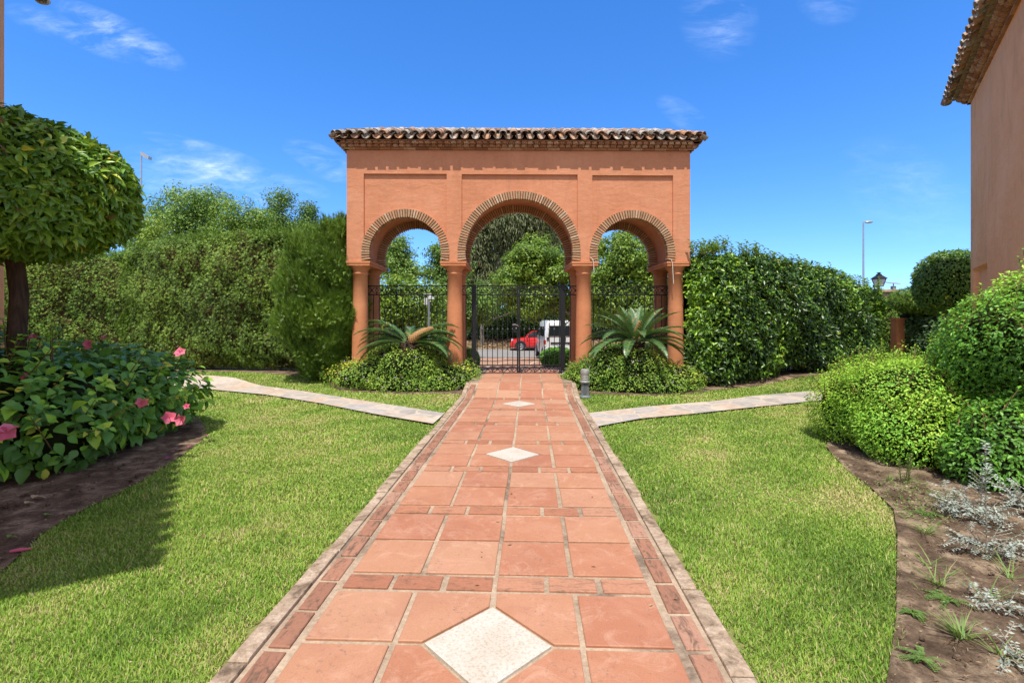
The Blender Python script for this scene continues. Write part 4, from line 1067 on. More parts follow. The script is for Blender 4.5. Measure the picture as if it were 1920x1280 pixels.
# bollard light
X,Y=G(1097,744); root=empty('bollard_light',(X,Y,0)); tag(root,'grey cylindrical bollard light with fluted base at the path edge','bollard light')
m=MB(); m.lathe([(.115,-.01),(.115,.012),(.095,.022),(.085,.03),(.082,.04)],0,0,28); m.build('foot',M['bollard'],root,smooth=True)
m=MB(); vs=[]; sg=32
pr=[(.078,.04),(.074,.08),(.072,.20),(.070,.27)]
for r,z in pr:
    for k in range(sg*2):
        th=pi*k/sg; r2=r-(.008 if k%2 else 0); vs.append((r2*cos(th),r2*sin(th),z))
fs=[[i*64+k,i*64+(k+1)%64,(i+1)*64+(k+1)%64,(i+1)*64+k] for i in range(3) for k in range(64)]; m.add(vs,fs); m.build('stem',M['bollard'],root)
m=MB(); m.lathe([(.07,.262),(.092,.268),(.094,.285),(.075,.295),(.074,.30)],0,0,28); m.build('collar',M['bollard_cap'],root,smooth=True)
m=MB(); m.lathe([(.072,.298),(.072,.42)],0,0,28); 
for z in (.325,.355,.385): m.lathe([(.070,z),(.077,z+.004),(.077,z+.012),(.070,z+.016)],0,0,28)
m.build('lamp_housing',M['bollard_cap'],root,smooth=True)
m=MB(); m.lathe([(.078,.42),(.080,.425),(.080,.485),(.074,.502),(.05,.51)],0,0,28); m.build('cap',M['bollard_cap'],root,smooth=True)

# ------------------------------------------------------------------ cycads
def frond(parent,az,el,L,curl,seed,name='frond',width=.17,base=(0,0,0)):
    r=np.random.default_rng(seed); n=18; pts=[]; p=np.array(base,float); a=el
    for i in range(n+1):
        pts.append(p.copy()); d=np.array([cos(az)*cos(a),sin(az)*cos(a),sin(a)]); p=p+d*L/n; a-=curl/n*(0.5+i/n)
    pts=np.array(pts)
    st=MB(); st.tube(pts[::2],[.011,.010,.009,.008,.007,.006,.005,.004,.003,.002],5,tint=.85)
    K=66; s=np.linspace(.12,.995,K); idx=s*n; i0=np.minimum(idx.astype(int),n-1); fr=(idx-i0)[:,None]
    B=pts[i0]*(1-fr)+pts[i0+1]*fr; Tn=unit(pts[i0+1]-pts[i0]); side=unit(np.cross(Tn,np.array([0,0,1.]))); upv=np.cross(side,Tn)
    w=width*np.sin(np.clip(s*1.05,0,1)*pi)**.45*(1-.45*s)+.02
    Vs=[];Ns=[];Ds=[];Ls=[]
    for sg in (-1,1):
        D=unit(side*sg+Tn*.75+upv*.45+r.normal(size=(K,3))*.05); Vs.append(B);Ds.append(D);Ns.append(unit(upv-side*sg*.4));Ls.append(w*r.uniform(.85,1.1,K))
    Q=np.concatenate(Vs);D=np.concatenate(Ds);N=np.concatenate(Ns);Lw=np.concatenate(Ls)
    V,Fc,k=leafset(Q,N,D,Lw,np.full(len(Q),.0135),(np.array([[-.5,0,0],[.5,0,0],[.45,.6,0],[0,1,-.12],[-.45,.6,0]]),np.array([[0,1,2],[0,2,4],[4,2,3]])))
    t=np.clip(.55+r.normal(size=len(Q))*.15,.1,1); t[r.random(len(Q))<.03]=0
    allV=np.concatenate([np.array(st.v),V]); F2=[list(f) for f in st.f]+(Fc+len(st.v)).tolist()
    return npmesh(name,allV,F2,M['l_cycad'],parent,tint=np.concatenate([st.t,np.repeat(t,k)]))
def cycad(loc,label,fronds,cone,seed,th=.35):
    root=empty('cycad',loc); tag(root,label,'cycad','cycads in front of the side arches')
    m=MB(); rr=random.Random(seed)
    m.lathe([(.15,-.3),(.17,0),(.16,th*.6),(.12,th),(.05,th+.05)],0,0,14)
    for i in range(90):
        a=rr.random()*2*pi; z=rr.uniform(-.1,th); m.tube([(.14*cos(a),.14*sin(a),z),(.20*cos(a),.20*sin(a),z+.05)],[.03,.012],5)
    m.build('trunk',M['bark'],root,smooth=False)
    for i,(az,el,L,cu) in enumerate(fronds): frond(root,radians(az),radians(el),L,cu,seed*100+i,base=(.05*cos(radians(az)),.05*sin(radians(az)),th))
    m=MB(); (p0,p1,rc)=cone; p0=np.array(p0);p1=np.array(p1); n=10
    pts=[p0+(p1-p0)*i/n+np.array([0,0,.03*sin(pi*i/n)]) for i in range(n+1)]; m.tube(pts,[rc*.75,rc*.95,rc,rc,rc*.97,rc*.92,rc*.85,rc*.75,rc*.6,rc*.4,rc*.12],14)
    ax=unit(p1-p0); L=np.linalg.norm(p1-p0); e1=unit(np.cross(ax,[0,1,.1])); e2=np.cross(ax,e1)
    for i in range(22):
        for k in range(10):
            t=(i+.5)/22; a=2*pi*(k+.5*(i%2))/10; r=rc*(1-.75*t**2.5); c=p0+(p1-p0)*t+np.array([0,0,.03*sin(pi*t)])+(e1*cos(a)+e2*sin(a))*r
            m.sphere(c,.014,5,4,tint=rr.random())
    m.build('cone',M['cone'],root,smooth=True)
rr=random.Random(7)
fr=[]
for i in range(26):
    az=i*360/26*1.0+rr.uniform(-5,5); ring_=i%3; fr.append((az,(12,32,55)[ring_]+rr.uniform(-5,5),rr.uniform(.95,1.15),(1.3,1.25,.75)[ring_]))
fr+=[(120,72,.80,.4),(60,70,.85,.4),(95,76,.75,.3),(160,58,.95,.6),(25,58,1.0,.6),(185,40,1.1,1.0),(350,36,1.1,1.0),(200,8,1.1,1.1),(-25,8,1.1,1.1),(-5,20,1.15,1.2),(180,22,1.15,1.2)]
X,Y,z=P(1191,638,10.05)
cycad((X,Y,z-.38),'cycad with a full rosette and upright tan cone, right of the gate',fr,((.02,-.02,.42),(.09,-.03,.78),.06),1)
fr=[]
for az,el in ((172,30),(180,42),(190,25),(165,15),(200,38),(150,35),(186,8),(176,55),(158,50),(8,34),(-6,24),(2,44),(-14,12),(14,20),(-22,34),(22,45),(-10,2),(-30,14),(40,35),(140,20),(70,40),(100,45),(208,12)):
    fr.append((az,el+rr.uniform(-4,4),rr.uniform(1.0,1.2),rr.uniform(1.1,1.5)))
X,Y,z=P(768,640,10.05)
cycad((X,Y,z-.38),'cycad with drooping fronds and leaning orange cone, left of the gate',fr,((.02,-.06,.40),(.50,-.12,.66),.075),2)

# ------------------------------------------------------------------ lantana mounds
def lantana(loc,lobes,n,label,seed,yell):
    root=empty('lantana_shrub',loc); tag(root,label,'shrub','flowering mounds beside the gate')
    QQ=[];NN=[]
    tot=sum(l[1][0]*l[1][1]+l[1][0]*l[1][2] for l in lobes)
    for i,(c,r) in enumerate(lobes):
        k=int(n*(r[0]*r[1]+r[0]*r[2])/tot); Q,N=blob_pts(k,c,r,2.2,seed+i,.10,5,.22,zmin=.02); QQ.append(Q);NN.append(N)
        blob_core('light_block_core',c,r,M['core'],root,2.2,.80,seed+i,.10,5,zmin=-.02)
    Q=np.concatenate(QQ);N=np.concatenate(NN)
    keep=np.ones(len(Q),bool)
    for (c,r) in lobes:
        d=(((Q-np.array(c))/np.array(r))**2).sum(1); keep&=d>.55
    Q,N=Q[keep],N[keep]
    r_=np.random.default_rng(seed); t=.48+.2*noise(Q,4,seed+3)+.1*noise(Q,11,seed+4); t=np.where((noise(Q,3.5,seed+9)>.8)&(r_.random(len(Q))<yell),1.0,np.clip(t,0,.86))
    foliage('foliage',Q,N,.042,M['l_lant'],root,asp=.62,tint=t,seed=seed,up=.5,out=.4)
    up_=N[:,2]>.2; idx=np.where(up_)[0]; pick=r_.choice(idx,260); Pk=Q[pick]+N[pick]*.05
    shoots(root,Pk,.09,M['l_lant'],seed+5,.038,7,.7)
    idx=np.where(N[:,1]<.1)[0]; pick=r_.choice(idx,75,replace=False)
    f=np.repeat(Q[pick]+N[pick]*.05,7,axis=0); f+=r_.normal(size=f.shape)*.011
    foliage('blossom',f,np.repeat(N[pick],7,axis=0),.016,M['lilac'],root,asp=.9,tint=r_.random(len(f)),seed=seed+8)
X0,Y0=G(745,735)
lantana((X0,Y0+.9,.0),[((-.35,0.1,.22),(1.25,.85,.42)),((.55,-.2,.16),(1.0,.72,.36)),((-.05,.30,.50),(.95,.62,.46)),((.10,-.52,.46),(.62,.36,.36)),((.35,-.45,.36),(.5,.4,.3)),((-1.0,.35,.28),(.55,.6,.34)),((1.12,.25,.16),(.42,.6,.34)),((.2,-.45,.12),(1.0,.5,.25))],30000,'yellow-green lantana mound under the left cycad',61,.5)
X0,Y0=G(1200,738)
lantana((X0,Y0+.85,.0),[((-.1,0.1,.22),(1.15,.8,.42)),((.75,-.1,.15),(.72,.65,.38)),((-.75,-.05,.18),(.55,.6,.36)),((-.15,.25,.46),(.85,.6,.44)),((.08,-.42,.44),(.55,.36,.36)),((-.45,-.35,.40),(.45,.38,.32)),((-1.15,.2,.10),(.35,.5,.22)),((.2,-.4,.1),(1.0,.5,.28))],28000,'green lilac-flowered lantana mound behind the bollard light',71,.12)

# ------------------------------------------------------------------ hibiscus
def hibiscus():
    root=empty('hibiscus_bush',(-4.9,5.0,0)); tag(root,'large-leaved hibiscus bush with pink flowers in the left bed','hibiscus bush')
    lobes=[((-5.3,4.6,.52),(1.15,.8,.66)),((-4.85,5.2,.50),(.85,.8,.56)),((-4.55,5.5,.42),(.48,.56,.40)),((-6.2,5.3,.6),(1.2,1.0,.68)),((-5.3,6.2,.52),(1.3,.9,.62)),((-4.45,4.75,.32),(.5,.45,.38))]
    QQ=[];NN=[]; off=np.array(root.location)
    for i,(c,r) in enumerate(lobes):
        k=int(1500*(r[0]*r[1]+r[0]*r[2]+r[1]*r[2])/2.0); Q,N=blob_pts(k,c,r,2.3,80+i,.10,3.5,.30,zmin=.05); QQ.append(Q);NN.append(N)
        blob_core('light_block_core',tuple(np.array(c)-off),r,M['core'],root,2.2,.72,80+i,.1,zmin=0)
    Q=np.concatenate(QQ);N=np.concatenate(NN); keep=np.ones(len(Q),bool)
    for (c,r) in lobes: keep&=(((Q-np.array(c))/np.array(r))**2).sum(1)>.45
    Q,N=Q[keep],N[keep]; r_=np.random.default_rng(3)
    t=.42+.16*noise(Q,2.5,2); t=np.where(r_.random(len(Q))<.05,.97,np.clip(t,0,.86))
    foliage('foliage',Q-off,N,.115,M['l_hib'],root,T=T_OVATE,asp=.68,tint=t,seed=4,up=.75,droop=.45,out=.6,rnd=.9,jit=.45,hi=.98)
    # shoots with leaves reaching out
    st=MB(); QP=[];QD=[];QN=[]
    for i in range(150):
        j=r_.integers(len(Q)); 
        if N[j,2]<-.1: continue
        p=Q[j]-off; d=unit(N[j]+np.array([.15,0,.35])+r_.normal(size=3)*.3); L=r_.uniform(.15,.38); st.tube([p-d*.15,p+d*L*.5,p+d*L],[.007,.005,.003],5)
        for k in range(7):
            a=k*2.4+r_.random(); s=(k+1)/7; e1=unit(np.cross(d,[0,0,1.1])); e2=np.cross(d,e1); o_=e1*cos(a)+e2*sin(a)+d*.5
            QP.append(p+d*L*s);QD.append(o_);QN.append(d+np.array([0,0,.6]))
    QP=np.array(QP); L=.085*r_.uniform(.6,1.2,len(QP)); V,Fc,k=leafset(QP,unit(np.array(QN)),np.array(QD),L,L*.66,T_OVATE)
    leafstem('young_foliage',V,Fc,M['l_hib'],np.repeat(np.clip(.75+r_.normal(size=len(QP))*.15,0,.98),k),st,M['stem'],root)
    # flowers: (px, py, Z, size)
    for (x,y,Z,sz) in ((318,783,5.0,.062),(340,787,5.0,.060),(266,753,4.55,.050),(338,661,5.35,.055),(168,646,5.3,.055),(62,634,5.3,.045),(50,641,5.3,.04),(14,811,3.75,.070),(50,708,4.6,.045),(195,634,5.8,.035),(350,762,5.1,.03)):
        X,Y,z=P(x,y,Z); c=np.array([X,Y,z])-off
        fn=unit(np.array([.35,-.8,.35])+r_.normal(size=3)*.3); e1=unit(np.cross(fn,[0,0,1.])); e2=np.cross(fn,e1)
        pp=[];dd=[];nn=[]
        for k in range(5):
            a=k*2*pi/5; d=e1*cos(a)+e2*sin(a)+fn*.45; pp.append(c);dd.append(d);nn.append(fn-(e1*cos(a)+e2*sin(a))*.4)
        V,Fc,k=leafset(np.array(pp),unit(np.array(nn)+r_.normal(size=(5,3))*.25),np.array(dd)+r_.normal(size=(5,3))*.1,sz*1.15,sz*1.35,T_OVATE); V=V+r_.normal(size=V.shape)*sz*.05
        fl=npmesh('flower',V,Fc,M['petal'],root,tint=np.repeat(r_.random(5),k))
        m=MB(); m.tube([c,c+fn*sz*1.1],[.004,.003],5); m.build('stamen',M['petal'],fl)
hibiscus()

# ------------------------------------------------------------------ right shrubs
def shrub(name,label,loc,lobes,n,size,mat,seed,asp=.5,tb=.5,T=T_SIMPLE,up=.4,ns=5,amp=.10,shoot=0,zmin=.02,stems=0,core=True,out=.4,top_tint=0.0):
    root=empty(name,loc); tag(root,label,'shrub'); QQ=[];NN=[]; tot=sum(l[1][0]*l[1][1]+l[1][0]*l[1][2] for l in lobes)
    for i,(c,r) in enumerate(lobes):
        k=int(n*(r[0]*r[1]+r[0]*r[2])/tot); Q,N=blob_pts(k,c,r,2.3,seed+i,amp,ns,.26,zmin=zmin); QQ.append(Q);NN.append(N)
        if core: blob_core('light_block_core',c,r,M['core'],root,2.3,.78,seed+i,amp,ns,zmin=zmin)
    Q=np.concatenate(QQ);N=np.concatenate(NN); keep=np.ones(len(Q),bool)
    for (c,r) in lobes: keep&=(((Q-np.array(c))/np.array(r))**2).sum(1)>.5
    Q,N=Q[keep],N[keep]; t=tb+.18*noise(Q,3,seed+3)+.1*noise(Q,9,seed+4)+top_tint*np.clip(N[:,2]+.15,0,1)  # tint gets lighter where leaf normals face up
    foliage('foliage',Q,N,size,mat,root,T=T,asp=asp,tint=t,seed=seed,up=up,out=out)
    r_=np.random.default_rng(seed)
    if shoot:
        idx=np.where(N[:,2]>.15)[0]; pick=r_.choice(idx,shoot); shoots(root,Q[pick],.16,mat,seed+5,size*1.15,9,.35)
    if stems:
        for i in range(stems):
            m=MB(); a=r_.uniform(0,6.28); b_=np.array([cos(a)*.15,sin(a)*.15,-.05]); e=np.array([cos(a)*.55,sin(a)*.45,1.1]); m.tube([b_,(b_+e)/2+r_.normal(size=3)*.05,e],[.022,.017,.009],7); m.build('stem',M['stem'],root,smooth=True)
    return root
shrub('lime_shrub','bright lime green rounded shrub at the edge of the right lawn',(4.30,5.25,0),[((.0,0,.46),(.70,.66,.58)),((-.12,-.28,.38),(.58,.5,.46)),((.30,.55,.42),(.7,.65,.54)),((-.1,.45,.36),(.62,.6,.48))],60000,.032,M['l_lime'],91,asp=.5,tb=.55,up=1.0,shoot=280,out=.5,amp=.12)
shrub('broadleaf_shrub','dense dark green shrub with spreading low branches beside the lime shrub',(4.42,4.30,0),[((.0,.05,.34),(.50,.42,.40)),((.35,.25,.42),(.5,.4,.46)),((-.25,-.02,.20),(.36,.34,.24))],12500,.047,M['l_big'],95,asp=.48,tb=.14,up=.6,shoot=60,out=.5,amp=.14)
shrub('tall_shrub','tall rounded shrub with brown stems against the right house',(4.98,4.5,0),[((.0,0,1.14),(.80,.66,.54)),((.34,.20,1.36),(.66,.55,.50)),((.1,-.05,.86),(.62,.52,.44)),((-.20,.25,1.0),(.55,.5,.42))],36000,.041,M['l_big'],98,asp=.52,tb=.22,up=.6,shoot=260,zmin=.42,stems=9,out=.5,amp=.13,top_tint=.42)
shrub('tall_shrub','fern-green shrub filling the gap behind the lime shrub',(6.1,6.2,0),[((0,0,.42),(.8,.6,.52)),((-.5,.5,.32),(.6,.6,.45))],12000,.055,M['l_big'],99,asp=.45,tb=.6,up=.6,shoot=70)

# silver plants
def silver(loc,stems,label,seed,leaf=.028,spread=1.0):
    root=empty('silver_plant',loc); tag(root,label,'plant','silver-leaved plants in the right bed'); r=np.random.default_rng(seed); st=MB(); QP=[];QD=[];QN=[]
    for i,(az,lean,L) in enumerate(stems):
        d=unit(np.array([cos(az)*lean,sin(az)*lean,1.])); p0=np.array([r.normal()*.04*spread,r.normal()*.04*spread,0])
        pts=[p0+d*L*s+np.array([0,0,-.25*L*lean*.3*s*s]) for s in (0,.25,.5,.75,1)]; st.tube(pts,[.0032,.0028,.0024,.002,.0012],5)
        n=int(L/.017)
        for k in range(n):
            s=.12+.88*(k+1)/n; c=p0+d*L*s+np.array([0,0,-.25*L*lean*.3*s*s])
            a0=(k%2)*pi/2+r.normal()*.2; e1=unit(np.cross(d,[.1,.2,1.05])); e2=np.cross(d,e1)
            for q_ in (0,pi):
                o_=e1*cos(a0+q_)+e2*sin(a0+q_)+d*.3; QP.append(c);QD.append(o_);QN.append(d+r.normal(size=3)*.3)
            if r.random()<.35 and k<n-2:
                o_=unit(e1*cos(a0)+e2*sin(a0)+d*.8); st.tube([c,c+o_*.09],[.003,.0015],4)
                for w_ in (.35,.6,.8,1):
                    for sg in (-1,1): QP.append(c+o_*.09*w_);QD.append(unit(np.cross(o_,[0,.1,1]))*sg+o_*.4);QN.append(np.array([0,0,1.])+r.normal(size=3)*.3)
    QP=np.array(QP); L=leaf*r.uniform(.7,1.3,len(QP)); V,Fc,k=leafset(QP,unit(np.array(QN)+np.array([0,-.5,.4])),np.array(QD),L,L*.55)
    leafstem('foliage',V,Fc,M['l_silver'],np.repeat(np.clip(.5+r.normal(size=len(QP))*.25,0,1),k),st,M['silver_stem'],root)
r_=np.random.default_rng(12)
def rs(n,l0,l1,h0,h1): return [(r_.uniform(0,6.28),r_.uniform(l0,l1),r_.uniform(h0,h1)) for _ in range(n)]
X,Y=G(1856,1040); silver((X,Y,0),[(1.5,.02,.68)]+[(a,1.5,.30) for a in (0.,3.2,.5,5.6)]+rs(8,.9,2.2,.12,.22),'silver-leaved plant with one tall bare upright stem',1,.021)
X,Y=G(1830,975); silver((X,Y,0),[(.4,.1,.38)]+rs(11,.4,1.6,.15,.28),'bushy silver-leaved plant just behind the tall-stemmed one',2,.021)
X,Y=G(1775,960); silver((X,Y,0),[(2.5,.15,.22)]+rs(9,.5,1.9,.12,.22),'low silver-leaved sprig nearest the lime shrub',3,.021)
X,Y=G(1925,960); silver((X,Y,0),rs(14,.3,1.2,.2,.36),'silver-leaved clump at the right edge in shrub shade',4,.021)
X,Y=G(1885,1150); silver((X,Y,0),rs(10,1.5,4.0,.12,.2),'sprawling silver-leaved sprig on the sunny soil',5,.020)
X,Y=G(1920,1255); silver((X,Y,0),rs(8,1.2,3.0,.1,.17),'sprawling silver-leaved sprig in the bottom right corner',6,.018)

# weeds (tufts) in the right bed
def tuft(loc,n,h,label,seed,w=.006,lean=.7):
    r=np.random.default_rng(seed); a=r.uniform(0,6.28,n); ln=r.uniform(.2,lean*1.6,n); Lh=h*r.uniform(.5,1.2,n)
    D=unit(np.stack([np.cos(a)*ln,np.sin(a)*ln,np.ones(n)],1)); O=np.stack([np.cos(a),np.sin(a),np.full(n,-.35)],1); side=np.stack([-np.sin(a),np.cos(a),np.zeros(n)],1)
    V=[];Fc=[]
    base=r.normal(size=(n,3))*.012; base[:,2]=0
    for k,s in enumerate((0,.35,.7,1.0)):
        c=base+D*Lh[:,None]*s+O*Lh[:,None]*.45*s*s; ww=w*(1-.85*s**2)
        V.append(c-side*ww/2);V.append(c+side*ww/2)
    V=np.stack(V,1).reshape(-1,3); b=np.arange(n)*8
    Fc=np.concatenate([np.stack([b+2*k,b+2*k+1,b+2*k+3,b+2*k+2],1) for k in range(3)])
    o=npmesh('weed_tuft',V,Fc,M['l_weed'],tint=np.repeat(np.clip(.5+r.normal(size=n)*.2,0,1),8)); o.location=loc; tag(o,label,'weed','grass weeds in the right bed'); return o
for i,(x,y,n,h,lab) in enumerate(((1735,1003,38,.13,'grassy weed tuft in the bed left of the silver plants'),(1755,1098,26,.15,'sparse grassy weed at the middle of the bare soil'),(1738,1060,12,.13,'thin arching grass weed near the lawn edge'),
        (1800,1195,60,.12,'dense grassy weed tuft on the sunny soil near the bottom'),(1732,1110,8,.07,'tiny weed sprout on the bare soil'),(1700,905,16,.13,'grass weed under the lime shrub'),
        (1668,900,12,.11,'grass weed at the tip of the lawn by the lime shrub'),(1895,1085,14,.16,'tall grass weed beside the silver plant foot'),(1845,1130,12,.17,'upright grass weed between the silver sprigs'),
        (1880,1235,20,.15,'grass weed in the bottom right corner of the bed'),(1770,940,24,.12,'grass weed patch between lime shrub and silver sprig'))):
    X,Y=G(x,y); tuft((X,Y,-.005),n,h,lab,i+5)
def ferny(x,y,r0,label,seed):
    X,Y=G(x,y); r=np.random.default_rng(seed); QP=[];QD=[]
    for i in range(16):
        a=r.uniform(0,6.28); L=r0*r.uniform(.35,1.2)
        for k in range(12):
            s=(k+1)/12; c=np.array([cos(a)*L*s,sin(a)*L*s,.006+.012*sin(pi*s)])
            for sg in (-1,1): QP.append(c);QD.append([-sin(a)*sg+cos(a)*.4,cos(a)*sg+sin(a)*.4,.15])
    QP=np.array(QP); V,Fc,k=leafset(QP,unit(np.array([0,0,1.])+r.normal(size=QP.shape)*.2),np.array(QD),.013,.008)
    o=npmesh('creeping_weed',V,Fc,M['l_weed'],tint=np.repeat(r.random(len(QP))*.5,k)); o.location=(X,Y,.004); tag(o,label,'weed','creeping weeds in the right bed')
ferny(1728,1240,.085,'creeping fine-leaved weed at the bottom of the soil',1)
ferny(1778,1130,.10,'creeping fine-leaved weed between two grass tufts',2)
ferny(1712,1155,.055,'small creeping weed close to the lawn edge',3)
ferny(1735,965,.11,'creeping weed patch at the shady end of the soil',4)
# rosemary-like sprig near lime shrub
X,Y=G(1693,905); root=empty('upright_weed',(X,Y,0)); tag(root,'needle-leaved upright sprig in front of the lime shrub','plant')
QP=[];QD=[]; r=np.random.default_rng(2); m=MB()
for i in range(4):
    b0=np.array([r.normal()*.04,r.normal()*.03,0]); d=unit(np.array([r.normal()*.12,r.normal()*.1,1])); L=r.uniform(.18,.30); m.tube([b0,b0+d*L],[.004,.002],5)
    for k in range(34):
        s=.1+.9*k/34; a=k*2.4; QP.append(b0+d*L*s);QD.append([cos(a),sin(a),.8])
V,Fc,k=leafset(np.array(QP),unit(r.normal(size=(len(QP),3))),np.array(QD),.03,.006); leafstem('foliage',V,Fc,M['l_weed'],np.full(len(V),.2),m,M['stem'],root)

# litter: pebbles, dry straw, fallen leaves and petals
def litter(name,poly,n,size,mat,label,cat,seed,asp=.6,flat_=True,z=.012,T=T_SIMPLE,ylim=(1.3,9)):
    r=np.random.default_rng(seed); xs_=[p[0] for p in poly]; ys_=[p[1] for p in poly]; x=r.uniform(max(min(xs_),-8),min(max(xs_),8),n*4); y=r.uniform(max(min(ys_),ylim[0]),min(max(ys_),ylim[1]),n*4)
    ok=inpoly(x,y,poly); x,y=x[ok][:n],y[ok][:n]; Pt=np.stack([x,y,np.full(len(x),z)],1); a=r.uniform(0,6.28,len(x))
    V,Fc,k=leafset(Pt,unit(np.array([0,0,1.])+r.normal(size=Pt.shape)*.25),np.stack([np.cos(a),np.sin(a),r.normal(size=len(x))*.15],1),size*r.uniform(.4,1.4,len(x)),size*asp*r.uniform(.5,1.2,len(x)),T)
    o=npmesh(name,V,Fc,mat,tint=np.repeat(r.random(len(x)),k)); tag(o,label,cat,kind='stuff')
litter('straw_litter',right_bed,7000,.028,M['l_dry'],'dry straw and leaf bits on the right bed soil','litter',1,.13,z=.016,ylim=(1.3,4.6))
litter('leaf_litter',left_bed,420,.022,M['l_dry'],'dry leaf crumbs on the left bed soil','litter',2,.5,z=.012,ylim=(1.5,7))
litter('lawn_litter',[(-4,1.5),(4,1.5),(6,8.5),(-6,8.5)],130,.028,M['l_dry'],'small dry leaves dropped on the lawn and path','litter',9,.45,z=.026,ylim=(1.5,8.5))
litter('low_weeds',[G(1640,905),G(1700,890),G(1800,935),G(1790,985),G(1700,990),G(1668,950)],520,.030,M['l_weed'],'patch of low green weeds between lawn tip and shrubs','weeds',11,.35,z=.02,ylim=(1.5,5))
# pebbles
m=MB(); rr=random.Random(5)
for i in range(170):
    x=rr.uniform(1.3,4.2); y=rr.uniform(1.4,4.4)
    if inpoly(np.array([x-.02]),np.array([y]),right_bed)[0]: m.sphere((x,y,.008),rr.uniform(.004,.013),7,5,(1,rr.uniform(.6,1),.6),rr.random())
tag(m.build('pebbles',M['curb'],smooth=True),'small pale pebbles scattered over the right bed','pebbles',kind='stuff')
m=MB()
for i in range(2600):
    a_=rr.random()<.75; pb=right_bed if a_ else left_bed
    x=rr.uniform(1.3,4.6) if a_ else rr.uniform(-5,-2.9); y=rr.uniform(1.4,5.0)
    if inpoly(np.array([x]),np.array([y]),pb)[0]: m.sphere((x,y,.004),rr.choice((.004,.006,.007,.009,.012,.018)),6,4,(1,rr.uniform(.6,1),.7),rr.random())
tag(m.build('soil_clods',M['soil'],smooth=False),'small clods of earth on the flower beds','soil',kind='stuff')
# fallen pink petals near the hibiscus (individual)
first=None
for i,(x,y,sz) in enumerate(((381,819,.06),(352,841,.055),(340,843,.04),(322,859,.07),(336,812,.05),(318,850,.045))):
    X,Y=G(x,y)
    a=i*1.3; V,Fc,k=leafset(np.zeros((2,3)),np.array([[0,.2,1.],[.3,0,1.]]),np.array([[cos(a),sin(a),.2],[cos(a+.5),sin(a+.5),.1]]),sz,sz*.5,T_OVATE)
    o=npmesh('fallen_flower',V,Fc,M['petal_fade'],tint=np.full(len(V),.3+.1*i)); o.location=(X,Y,.016)
    tag(o,'wilted pink hibiscus flower lying on the soil by the lawn tip','fallen flower','wilted flowers on the left bed')
X,Y=G(34,1037); m=MB(); m.tube([(-.05,0,.012),(0,.01,.018),(.06,.02,.02)],[.008,.012,.005],7); o=m.build('fallen_bud',M['petal'],smooth=True); o.location=(X,Y,.0); tag(o,'rolled red hibiscus bud lying on soil near the bottom left','fallen flower')
for (x,y,sz,lab) in ((62,938,.085,'pale fallen leaf on soil under the hibiscus, larger one'),(48,948,.06,'pale fallen leaf on soil under the hibiscus, smaller one'),(85,970,.05,'green fallen leaf on the left bed'),(15,1012,.05,'green leafy sprout on the left bed near the photo edge')):
    X,Y=G(x,y); V,Fc,k=leafset(np.zeros((2,3)),np.array([[0,.2,1.],[.2,0,1.]]),np.array([[1,.3,.1],[-.5,.8,.15]]),sz,sz*.55,T_OVATE)
    o=npmesh('fallen_leaf',V,Fc,M['l_dry'] if 'pale' in lab else M['l_weed'],tint=np.full(len(V),.9 if 'pale' in lab else .5)); o.location=(X,Y,.016); tag(o,lab,'leaf')

